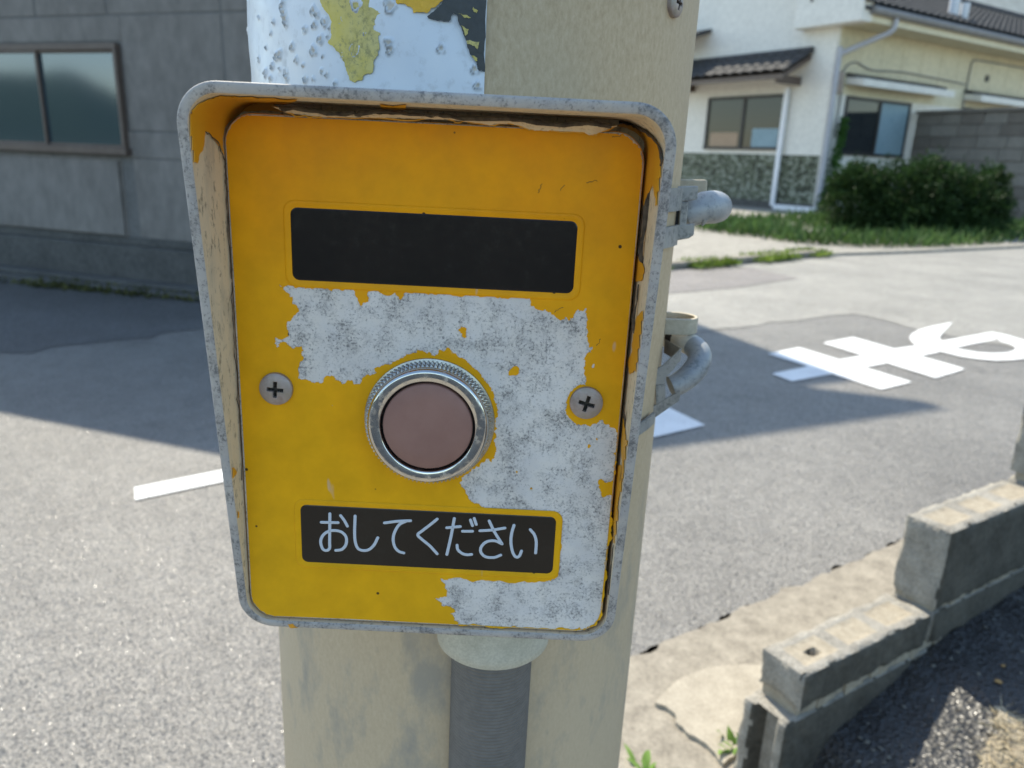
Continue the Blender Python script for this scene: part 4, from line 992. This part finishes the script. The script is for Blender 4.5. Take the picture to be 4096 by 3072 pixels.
# orange paint still on the lining
lining_piece('paint_flake', M_hpaint, [k1(*q) for q in [(318, 705), (290, 560), (286, 420), (300, 330), (360, 250), (450, 195), (560, 160), (750, 170), (900, 178), (1180, 190), (1080, 225), (985, 240), (1050, 275), (1120, 300), (900, 285), (760, 290), (660, 340), (590, 420), (572, 520), (585, 640), (540, 560), (480, 480), (432, 452), (425, 560), (385, 640), (375, 710)]])
lining_piece('paint_flake', M_hpaint, [k1(*q) for q in [(1850, 228), (2060, 232), (2060, 268), (1930, 275), (1870, 260)]])
lining_piece('paint_flake', M_hpaint, [k2(*q) for q in [(1545, 405), (1600, 390), (1700, 425), (1790, 460), (1850, 500), (1900, 580), (1915, 700), (1945, 740), (1938, 860), (1925, 960), (1900, 1110), (1872, 1110), (1868, 1000), (1840, 880), (1800, 960), (1765, 1050), (1762, 900), (1790, 700), (1770, 560), (1700, 470), (1620, 425)]])
lining_piece('paint_flake', M_hpaint, [k2(*q) for q in [(1715, 1450), (1760, 1520), (1770, 1570), (1760, 1640), (1700, 1659), (1695, 1600)]])
lining_piece('paint_flake', M_hpaint, [k4(*q) for q in [(1760, 290), (1805, 285), (1795, 420), (1770, 560), (1745, 800), (1720, 800), (1700, 765), (1655, 800), (1640, 700), (1680, 600), (1690, 450), (1720, 330)]])
lining_piece('paint_flake', M_hpaint, [k4(*q) for q in [(1600, 1150), (1620, 1320), (1665, 1390), (1650, 1500), (1640, 1659), (1570, 1659), (1590, 1400)]])
lining_piece('paint_flake', M_hpaint, [k6(*q) for q in [(1560, 20), (1635, 20), (1620, 240), (1575, 230), (1560, 340), (1575, 470), (1580, 560), (1550, 735), (1525, 640), (1535, 300)]])
for P in ([k3(425, 30), k3(458, 28), k3(450, 55), k3(435, 70)], [k3(560, 1100), k3(590, 1170), k3(622, 1300), k3(590, 1335), k3(575, 1230)], [k5(630, 55), k5(665, 40), k5(688, 80), k5(670, 110), k5(640, 150), k5(625, 110)], [k5(672, 395), k5(705, 395), k5(708, 440), k5(685, 470), k5(665, 440)]):
    lining_piece('paint_flake', M_hpaint, P, 1.5)
p0, n0_ = None, None
# chip on the lower rim
q = [L(*k5(*p), .0018) for p in [(1110, 1305), (1150, 1300), (1185, 1335), (1150, 1340), (1120, 1335)]]
m = MB(); rp = ragged(q, .0004, 2); m.prism([V(a[0], -hood_depth(a[1])-.00005, a[1]) for a in rp], (0, -.0002, 0)); m.build('paint_flake', M_hpaint, box)

# face plate, paint film, windows
PX0, PX1, PZ0, PZ1, PRD = -.0800, .0801, -.1067, .1112, .0118
m = MB()
rr_ = [[V(x, y, z) for x, z in rrect(PX0+i, PX1-i, PZ0+i, PZ1-i, PRD-i, 10)] for i, y in ((0, .0045), (0, .0009), (.0003, .0003), (.0009, 0))]
npl = len(rr_[0]); m.add([p for r in rr_ for p in r], [(i*npl+k, (i+1)*npl+k, (i+1)*npl+(k+1) % npl, i*npl+(k+1) % npl) for i in range(3) for k in range(npl)])
m.f.append(tuple(3*npl+k for k in range(npl))); fpl = m.build('face_plate', M_prim, box, smooth=True, fix=False, angle=60); fpl.data.materials.append(M_paint)
for p in fpl.data.polygons:
    if abs(p.normal.y) < .8: p.material_index = 1
patch = [k3(*q) for q in [(1037, 68), (1110, 80), (1180, 103), (1250, 110), (1320, 108), (1400, 110), (1480, 112), (1560, 122), (1640, 122), (1650, 160), (1670, 185), (1680, 225), (1695, 250), (1710, 228), (1730, 222), (1757, 215), (1760, 180), (1745, 165), (1757, 130), (1850, 140), (1970, 140), (1985, 165), (2000, 190), (2015, 200), (2028, 190), (2040, 155), (2060, 140)]]
patch += [k4(*q) for q in [(30, 158), (60, 150), (200, 155), (400, 165), (440, 178), (570, 180), (700, 178), (850, 187), (848, 230), (880, 260), (940, 285), (990, 300), (1035, 320), (1050, 335), (1110, 355), (1160, 365), (1190, 345), (1210, 300), (1225, 278), (1240, 285), (1260, 288), (1293, 263), (1300, 330), (1310, 450), (1312, 540), (1318, 575), (1350, 578), (1335, 600), (1340, 625), (1300, 632), (1285, 660), (1288, 720), (1283, 780), (1295, 820), (1297, 885), (1240, 885), (1200, 910), (1160, 960), (1140, 1010), (1132, 1080), (1150, 1130), (1190, 1175), (1240, 1200), (1300, 1205), (1350, 1195), (1400, 1170), (1420, 1165), (1440, 1195), (1490, 1225), (1535, 1240), (1555, 1280), (1548, 1330), (1545, 1400), (1535, 1470), (1520, 1530), (1520, 1590)]]
patch += [k6(*q) for q in [(1530, 60), (1520, 120), (1480, 155), (1440, 160), (1425, 135), (1395, 140), (1390, 160), (1395, 195), (1420, 260), (1440, 278), (1470, 265), (1508, 255), (1498, 330), (1503, 400), (1493, 430), (1506, 480), (1490, 560), (1483, 640), (1468, 720), (1453, 830), (1448, 960), (1433, 1100), (1422, 1190), (1384, 1275), (1335, 1322), (1285, 1343), (1200, 1342), (1000, 1336), (750, 1327), (720, 1312), (700, 1316), (695, 1326), (500, 1322), (275, 1312), (265, 1300), (235, 1270), (225, 1230), (205, 1210), (245, 1195), (240, 1185), (160, 1155), (130, 1140), (115, 1115), (80, 1090), (170, 1078), (175, 1040), (160, 1000), (140, 960), (120, 928), (200, 932), (330, 937), (450, 942), (600, 947), (800, 952), (960, 957), (1010, 952), (1050, 927), (1080, 872), (1085, 800), (1095, 700), (1090, 640), (1087, 560), (1100, 470), (1087, 440), (1050, 413), (990, 406), (850, 398), (700, 393), (600, 386), (485, 374), (450, 350), (400, 330), (350, 290), (345, 265), (325, 240), (320, 215), (290, 190), (280, 160), (300, 140), (295, 120), (320, 100), (345, 90), (370, 70), (400, 50), (410, 30)]]
patch += [k4(*q) for q in [(440, 1540), (450, 1510), (490, 1475), (520, 1480), (535, 1505), (560, 1470), (575, 1420), (565, 1370), (575, 1300), (580, 1230), (570, 1150), (588, 1120), (580, 1060), (565, 1020), (555, 960), (530, 930), (515, 890), (490, 860), (455, 820), (440, 790), (420, 765), (385, 745), (370, 725), (340, 700), (325, 680), (260, 650), (215, 610), (150, 615), (105, 630), (50, 640)]]
patch += [k3(*q) for q in [(2212, 620), (2150, 605), (2100, 635), (2060, 648), (2030, 670), (1985, 685), (1950, 700), (1900, 715), (1850, 740), (1805, 750), (1810, 775), (1825, 785), (1810, 795), (1770, 808), (1740, 805), (1715, 825), (1705, 850), (1690, 875), (1640, 878), (1632, 855), (1610, 850), (1570, 870), (1545, 878), (1535, 855), (1490, 845), (1480, 815), (1440, 812), (1415, 812), (1398, 830), (1395, 860), (1370, 870), (1325, 870), (1300, 862), (1270, 845), (1230, 840), (1190, 828), (1200, 790), (1205, 720), (1225, 690), (1215, 630), (1235, 605), (1200, 578), (1120, 570), (1100, 545), (1070, 535), (1045, 545), (1042, 575), (1015, 572), (1002, 550), (1015, 530), (1010, 500), (1035, 515), (1080, 510), (1105, 495), (1100, 430), (1110, 370), (1150, 340), (1200, 285), (1185, 260), (1150, 200), (1100, 140), (1060, 95)]]
PL = ragged([L(*q) for q in patch], .0007, 3)
isl = [[k4(*q) for q in P] for P in ([(270, 435), (290, 412), (335, 430), (330, 480), (335, 500), (320, 508), (300, 470), (285, 462)], [(672, 790), (690, 755), (730, 732), (755, 745), (757, 780), (720, 808), (685, 810)], [(1308, 1362), (1325, 1360), (1335, 1372), (1322, 1390), (1308, 1382)], [(1375, 1312), (1388, 1312), (1390, 1324), (1378, 1326)], [(730, 1580), (745, 1582), (738, 1595)])]
isl += [[k6(*q) for q in [(848, 200), (862, 204), (860, 216), (847, 214)]]]
isl = [ragged([L(*q) for q in P], .0003, 2) for P in isl]
chips = [[L(*k4(*q)) for q in [(1340, 735), (1352, 712), (1366, 715), (1360, 745), (1345, 748)]], [L(*k3(*q)) for q in [(1462, 1048), (1472, 1046), (1472, 1055)]]]
WD1 = rrect(-.0556, .0564, .0489, .0773, .0028, 6); WD2 = rrect(-.0556, .0562, -.0773, -.0493, .0028, 6)
WDo1 = rrect(-.0556, .0564, .0489, .0773, .0028, 6); WDo2 = rrect(-.0556, .0562, -.0773, -.0493, .0028, 6)
outline = ragged(rrect(PX0+.0009, PX1-.0009, PZ0+.0009, PZ1-.0009, PRD-.0009, 10), .00025, 2)
polys = [outline, PL, WDo1, WDo2]+isl+chips
v, tr = fill(polys, .006)
m = MB(); sheet(m, [V(x, -.00002, z) for x, z in v], tr, (0, -.00026, 0)); m.build('paint_film', M_paint, box, fix=True)
# thin dirt line where the film has broken away
M_rimdirt = mat_speckle('film_edge_grime', (.38, .30, .16), (.10, .08, .05), (.5, .42, .25), 2)
def bez(name, x0, x1, z0, z1):
    r = MB(); prof = ((.0028, -.00026, .0046), (.0026, -.00055, .0045), (.0019, -.0006, .0040), (.0002, -.00035, .0029), (-.0002, -.0001, .0027))
    rs = [[V(x, y, z) for x, z in rrect(x0-o, x1+o, z0-o, z1+o, rr2, 6)] for o, y, rr2 in prof]; n_ = len(rs[0])
    r.add([p for q in rs for p in q], [(i*n_+k, (i+1)*n_+k, (i+1)*n_+(k+1) % n_, i*n_+(k+1) % n_) for i in range(len(rs)-1) for k in range(n_)])
    return r.build(name, M_paint, box, smooth=True, fix=False, angle=70)
bez('window_bezel', -.0556, .0564, .0489, .0773); bez('window_bezel', -.0556, .0562, -.0773, -.0493)
t = NT('black_display_acrylic'); f = t.noise(14, 3, .5); f2 = t.noise(220, 4, .7)
M_disp = t.done(t.mix(t.ramp(t.math('ADD', t.math('MULTIPLY', f2, .6), t.math('MULTIPLY', f, .4)), [(.55, 0), (.8, .05)]), t.ramp(f, [(.3, (.010, .008, .007)), (.7, (.020, .016, .013))]), (.2, .19, .17)), t.ramp(f2, [(.3, .07), (.7, .24)]), t.bump(f2, .02, .0003), spec=.28)
def slab(name, x0, x1, z0, z1):
    r = MB(); rs = [[V(x, y, z) for x, z in rrect(x0+o, x1-o, z0+o, z1-o, .0028-o, 6)] for o, y in ((0, .0002), (.0, -.0002), (.0005, -.00035))]; n_ = len(rs[0])
    r.add([p for q in rs for p in q], [(i*n_+k, (i+1)*n_+k, (i+1)*n_+(k+1) % n_, i*n_+(k+1) % n_) for i in range(2) for k in range(n_)]); r.f.append(tuple(2*n_+k for k in range(n_)))
    return r.build(name, M_disp, box, smooth=True, fix=False, angle=60)
dsp = slab('display_window', -.0556, .0564, .0489, .0773); dsp['label'] = 'blank black display window'
txt = slab('text_window', -.0556, .0562, -.0773, -.0493); txt['label'] = 'black window with white hiragana lettering'
t = NT('grey_white_lettering'); M_letter = t.done((.50, .55, .62), .5)
k5b = lambda x, y: k5(x, y); k6b = lambda x, y: k6(x, y)
letters = [
    [[k5(1378, 481), k5(1513, 484)], [k5(1447, 412), k5(1446, 550), k5(1445, 640), k5(1444, 690), k5(1420, 708), k5(1390, 695), k5(1374, 650), k5(1378, 610), k5(1405, 572), k5(1450, 550), k5(1500, 548), k5(1545, 562), k5(1575, 595), k5(1581, 635), k5(1570, 672), k5(1540, 700), k5(1494, 707)], [k5(1533, 427), k5(1562, 465), k5(1588, 512)]],
    [[k5(1650, 430), k5(1646, 560), k5(1652, 640), k5(1672, 690), k5(1712, 708), k5(1762, 700), k5(1803, 662), k5(1832, 605)]],
    [[k5(1886, 486), k5(1990, 473), k5(2096, 468)], [k5(2060, 472), k5(2005, 500), k5(1968, 560), k5(1956, 620), k5(1970, 680), k5(2002, 715), k5(2042, 728)]],
    [[k6(98, 455), k6(40, 502), k6(-20, 548), k6(-58, 582), k6(-20, 622), k6(40, 672), k6(98, 735)]],
    [[k6(175, 525), k6(284, 515)], [k6(236, 450), k6(216, 560), k6(197, 650), k6(176, 740)], [k6(302, 553), k6(382, 553)], [k6(258, 665), k6(265, 702), k6(300, 732), k6(340, 742), k6(375, 739)], [k6(366, 462), k6(382, 508)], [k6(396, 450), k6(412, 498)]],
    [[k6(442, 549), k6(540, 543), k6(643, 527)], [k6(516, 470), k6(560, 560), k6(620, 655)], [k6(620, 655), k6(560, 630), k6(495, 638), k6(453, 678), k6(450, 722), k6(487, 758), k6(555, 764), k6(609, 745)]],
    [[k6(716, 505), k6(697, 570), k6(691, 640), k6(702, 710), k6(722, 752), k6(743, 762), k6(762, 747), k6(776, 712)], [k6(847, 540), k6(880, 582), k6(895, 640), k6(890, 728)]],
]
for Lt in letters:
    m = MB()
    for st in Lt:
        p2 = [L(*q, .0004) for q in st]; p2 = cat_rom(p2, 10) if len(p2) > 2 else cat_rom(p2, 6); r = .00066
        P3 = [V(p[0], -.00042, p[1]) for p in p2]
        e0 = P3[0]-P3[1]; e0 /= np.linalg.norm(e0); e1_ = P3[-1]-P3[-2]; e1_ /= np.linalg.norm(e1_)
        P3 = [P3[0]+e0*r, P3[0]+e0*r*.85, P3[0]+e0*r*.5]+P3+[P3[-1]+e1_*r*.5, P3[-1]+e1_*r*.85, P3[-1]+e1_*r]
        rad = [r*.05, r*.53, r*.87]+[r]*(len(P3)-6)+[r*.87, r*.53, r*.05]
        m.tube(P3, rad, 10, squash=(0, 1, 0), sq=.2)
    m.build('letter', M_letter, txt, smooth=True)

# screws
for (cx, cz) in ((-.0637, .0033), (.0651, .0038)):
    phillips(box, V(cx, -.0004, cz), V(0, -1, 0), V(1, 0, 0), .0069, .0026, 'screw', M_screw, .5, .115)
    m = MB()
    for a in (0, math.pi/2):
        pass
# knurled chrome push button
BC = V(.0001, 0, -.0079)
t = NT('tarnished_chrome'); f = t.noise(150, 4, .65); sp1 = t.noise(320, 2, .5)
M_chrome = t.done(t.ramp(f, [(.35, (.50, .50, .50)), (.7, (.62, .61, .58))]), t.ramp(sp1, [(.5, .09), (.68, .34)]), t.bump(sp1, .06, .0003), 1.0)
t = NT('dull_knurled_metal'); f = t.noise(300, 4, .6); M_knurl = t.done(t.ramp(f, [(.3, (.34, .33, .30)), (.7, (.52, .51, .48))]), .32, t.bump(f, .1, .0003), .9)
m = MB(); m.lathe([(.0272, -.0002), (.0274, .0004), (.0272, .0009), (.0262, .0012), (.0255, .0013)], BC, V(0, -1, 0), V(1, 0, 0), 120); m.build('flange_ring', M_knurl, box, smooth=True)
NK = 92
m = MB(); m.lathe([(.0258, .0012), (.0264, .0020), (.0264, .0034), (.0252, .0042)], BC, V(0, -1, 0), V(1, 0, 0), NK*2, rfun=lambda i, k, r: r*(1.0+(.018 if k % 2 else -.032)) if i in (1, 2) else r); m.build('knurl_ring', M_knurl, box)
m = MB(); m.lathe([(.0250, .0038), (.0259, .0046), (.0258, .0056), (.0249, .0062)], BC, V(0, -1, 0), V(1, 0, 0), NK*2, rfun=lambda i, k, r: r*(1.0+(.018 if k % 2 else -.032)) if i in (1, 2) else r); m.build('knurl_ring', M_knurl, box)
m = MB(); m.lathe([(.0250, .0050), (.02515, .0062), (.0250, .0070), (.0246, .0078), (.0241, .0083), (.0236, .00858), (.0230, .00865), (.0215, .00860), (.0200, .00848), (.0197, .0083), (.0195, .0078), (.0195, .003)], BC, V(0, -1, 0), V(1, 0, 0), 160); m.build('chrome_ring', M_chrome, box, smooth=True, angle=75)
t = NT('black_gap'); M_gap = t.done((.012, .009, .009), .7)
m = MB(); m.lathe([(.0195, .0040), (.0001, .0040)], BC, V(0, -1, 0), V(1, 0, 0), 64); m.build('button_well', M_gap, box)
t = NT('faded_pink_plastic'); f = t.noise(45, 4, .6); f2 = t.noise(260, 3, .6); M_pink = t.done(t.ramp(f, [(.3, (.24, .125, .10)), (.7, (.30, .165, .135))]), t.ramp(f2, [(.3, .45), (.7, .6)]), t.bump(f2, .06, .0003), spec=.35)
m = MB(); m.lathe([(.0184, .004), (.0185, .0072), (.0183, .0077), (.0178, .0080), (.012, .0083), (.006, .00845), (.0002, .0085)], BC, V(0, -1, 0), V(1, 0, 0), 96, cap1=True); m.build('push_button', M_pink, box, smooth=True, angle=60)

# torn paint skin curling down from the hood over the plate
up_ = [k1(*q) for q in [(980, 245), (1040, 262), (1080, 272), (1350, 290), (1640, 300), (1700, 305), (2212, 322)]]+[k2(*q) for q in [(200, 330), (430, 350), (900, 380), (1200, 395), (1500, 410), (1545, 402)]]
dn_ = [k1(*q) for q in [(985, 250), (1040, 278), (1100, 302), (1250, 325), (1380, 338), (1460, 340), (1850, 345), (2212, 352)]]+[k2(*q) for q in [(200, 360), (300, 372), (430, 388), (500, 400), (530, 408), (590, 395), (690, 392), (740, 402), (800, 425), (850, 442), (1050, 452), (1200, 458), (1285, 462), (1330, 488), (1390, 470), (1440, 450), (1530, 410)]]
def interp_line(pts, xs): p = np.array(pts); return np.interp(xs, p[:, 0], p[:, 1])
xs = np.linspace(up_[0][0]+1, up_[-1][0]-1, 160); yu = interp_line(up_, xs); yd = np.maximum(interp_line(dn_, xs), yu+1.0)
yu = yu+2+np.array([3*nz(x, 0, 0, .09) for x in xs]); yd = yd+np.array([1.6*nz(x, 5, 0, .12) for x in xs])
m = MB(); vs = []; off = []
for x, a, b in zip(xs, yu, yd):
    for j, tt_ in enumerate(np.linspace(0, 1, 5)):
        dd = .0058*(1-tt_)**1.3+.0012+.0006*math.sin(x*.03)*(1-tt_); p = L(x, a+(b-a)*tt_, dd); vs.append(V(p[0], -dd, p[1])); off.append(V(0, -.0003, -.0001))
tris = []
for i in range(159):
    for j in range(4):
        a = i*5+j; tris += [(a, a+5, a+6), (a, a+6, a+1)]
sheet(m, vs, tris, off); skin = m.build('peeling_skin', M_tanp, box, smooth=True)
def edge_tube(name, pts, d, r, mat, wob=.3):
    P = [L(*q, d) for q in pts]; P = ragged(P, .0005, 2, closed=False); m = MB()
    m.tube([V(p[0], -d, p[1]) for p in P], [r*(1+wob*nz(p[0], p[1], 0, 900)) for p in P], 7); return m.build(name, mat, box, smooth=True)
edge_tube('torn_edge', up_[1:-1], .0072, .00085, M_edge, .5)
edge_tube('paint_edge', [(x, y-.5) for x, y in dn_[2:]], .0016, .00028, M_hpaint)
# ragged dark edge of the paint flake standing off the left lining
def lining_edge(pts, r=.0006, lift=.0007, mat=None):
    P = []
    for q in ragged([V(*p) for p in pts], 3, 2, closed=False):
        p, n = hit(*q)
        if p is None: continue
        n = n if n@(V(*CL)-p) > 0 else -n; P.append(p+n*lift)
    m = MB(); m.tube(P, [r*(1+.5*nz(p[2], p[0], 0, 700)) for p in P], 7); return m.build('torn_edge', mat or M_edge, box, smooth=True)
lining_edge([k1(*q) for q in [(432, 456), (470, 478), (510, 520), (548, 580), (572, 640), (588, 740), (592, 860), (600, 1000), (612, 1200), (628, 1400), (640, 1640)]], .00022)
lining_edge([k3(*q) for q in [(645, 60), (650, 300), (660, 500), (675, 700), (690, 900), (705, 1100), (712, 1300), (725, 1650)]], .00018)
lining_edge([k2(*q) for q in [(1560, 380), (1640, 380), (1740, 420), (1840, 490), (1890, 560), (1915, 640), (1912, 730)]], .0005)
for P in ([k2(945, 875), k2(930, 910), k2(908, 948)], [k2(1298, 868), k2(1345, 861), k2(1386, 855)], [k2(1505, 500), k2(1545, 495), k2(1578, 488)], [k4(1040, 300), k4(1075, 280), k4(1112, 262)], [k4(1380, 570), k4(1398, 550), k4(1415, 515)], [k2(1090, 930), k2(1125, 885)]):
    edge_tube('scratch', P, .00030, .00010, M_edge, .4)
# lifting flakes on the right lining: slim curled strips
def curl(pts_in, pts_out, d_in, d_out, mat):
    a = ragged([V(*p) for p in pts_in], 2.5, 2, False); b = cat_rom([V(*p) for p in pts_out], 8)
    n = 60; A_ = np.array(a); B_2 = np.array(b); ta = np.linspace(0, 1, len(A_)); tb = np.linspace(0, 1, len(B_2)); tn = np.linspace(0, 1, n)
    A2 = np.stack([np.interp(tn, ta, A_[:, i]) for i in (0, 1)], 1); B3 = np.stack([np.interp(tn, tb, B_2[:, i]) for i in (0, 1)], 1)
    vs = []; tris = []
    for i in range(n):
        for j, s in enumerate((0, .5, 1)):
            q = A2[i]*(1-s)+B3[i]*s; dd = d_in*(1-s)+d_out*s+.0004*math.sin(math.pi*s); p = L(*q, dd); vs.append(V(p[0], -dd, p[1]))
    for i in range(n-1):
        for j in (0, 1): a_ = i*3+j; tris += [(a_, a_+3, a_+4), (a_, a_+4, a_+1)]
    m = MB(); sheet(m, vs, tris, (0, -.0003, 0)); return m.build('peeling_skin', mat, box, smooth=True)
curl([k2(*q) for q in [(1832, 865), (1800, 930), (1770, 1020), (1752, 1100), (1745, 1250), (1722, 1380), (1720, 1450), (1740, 1510), (1770, 1550)]], [k2(*q) for q in [(1835, 870), (1835, 950), (1815, 1030), (1800, 1100), (1780, 1230), (1760, 1330), (1752, 1430), (1765, 1500), (1775, 1555)]], .0075, .0085, M_edge)
curl([k4(*q) for q in [(1712, 75), (1700, 180), (1685, 260), (1662, 370), (1672, 450), (1708, 560)]], [k4(*q) for q in [(1722, 75), (1715, 180), (1700, 260), (1690, 350), (1695, 430), (1712, 560)]], .006, .0068, M_edge)
curl([k4(*q) for q in [(1592, 1085), (1605, 1180), (1622, 1270), (1650, 1370)]], [k4(*q) for q in [(1600, 1085), (1622, 1180), (1640, 1290), (1655, 1372)]], .003, .0042, M_edge)
curl([k6(*q) for q in [(1515, 660), (1500, 760), (1485, 860), (1470, 960), (1468, 1060)]], [k6(*q) for q in [(1522, 660), (1512, 760), (1500, 880), (1490, 970), (1478, 1062)]], .002, .0028, M_edge)

# conduit under the box
con = empty('conduit', (-.0072, .352, .70)); CO_ = V(-.0072, .352, 0)
tag(con, 'ribbed dark grey conduit running down from beneath the yellow box', 'conduit')
M_con = simple('dark_grey_conduit', (.13, .118, .105), (.165, .15, .135), 30, .5, .05, .0003, spec=.4)
M_nut = simple('greyish_beige_fitting', (.40, .385, .31), (.55, .53, .44), 130, .6, .4, .0008)
prof = [(.0196, -.72)]; z = -.70
pr = []
zz2 = -.66
while zz2 < .215:
    pr += [(.0212, zz2), (.0216, zz2+.0004), (.0216, zz2+.0012), (.0212, zz2+.0016)]; zz2 += .0021
base = V(0, 0, 0); slope = .0099
m = MB(); n_ = 64
vs = []; 
for r, zc in pr:
    for k in range(n_):
        a = 2*math.pi*k/n_; vs.append(V(r*math.cos(a)+slope*zc, r*math.sin(a), zc))
m.add(vs, [(i*n_+k, i*n_+(k+1) % n_, (i+1)*n_+(k+1) % n_, (i+1)*n_+k) for i in range(len(pr)-1) for k in range(n_)])
m.build('ribbed_hose', M_con, con, smooth=True, angle=80, fix=False)
zt_ = .9225-.70
m = MB(); m.lathe([(.0200, zt_-.018), (.0285, zt_-.0180), (.0296, zt_-.0168), (.0300, zt_-.012), (.0302, zt_+.006), (.0295, zt_+.012), (.020, zt_+.012)], V(slope*zt_, 0, 0), V(0, 0, 1), V(1, 0, 0), 72); m.build('coupling_nut', M_nut, con, smooth=True, angle=40)
for o in list(bpy.data.objects):
    if o.type == 'MESH' and o.name.startswith(('mortar', 'carcass')): pass
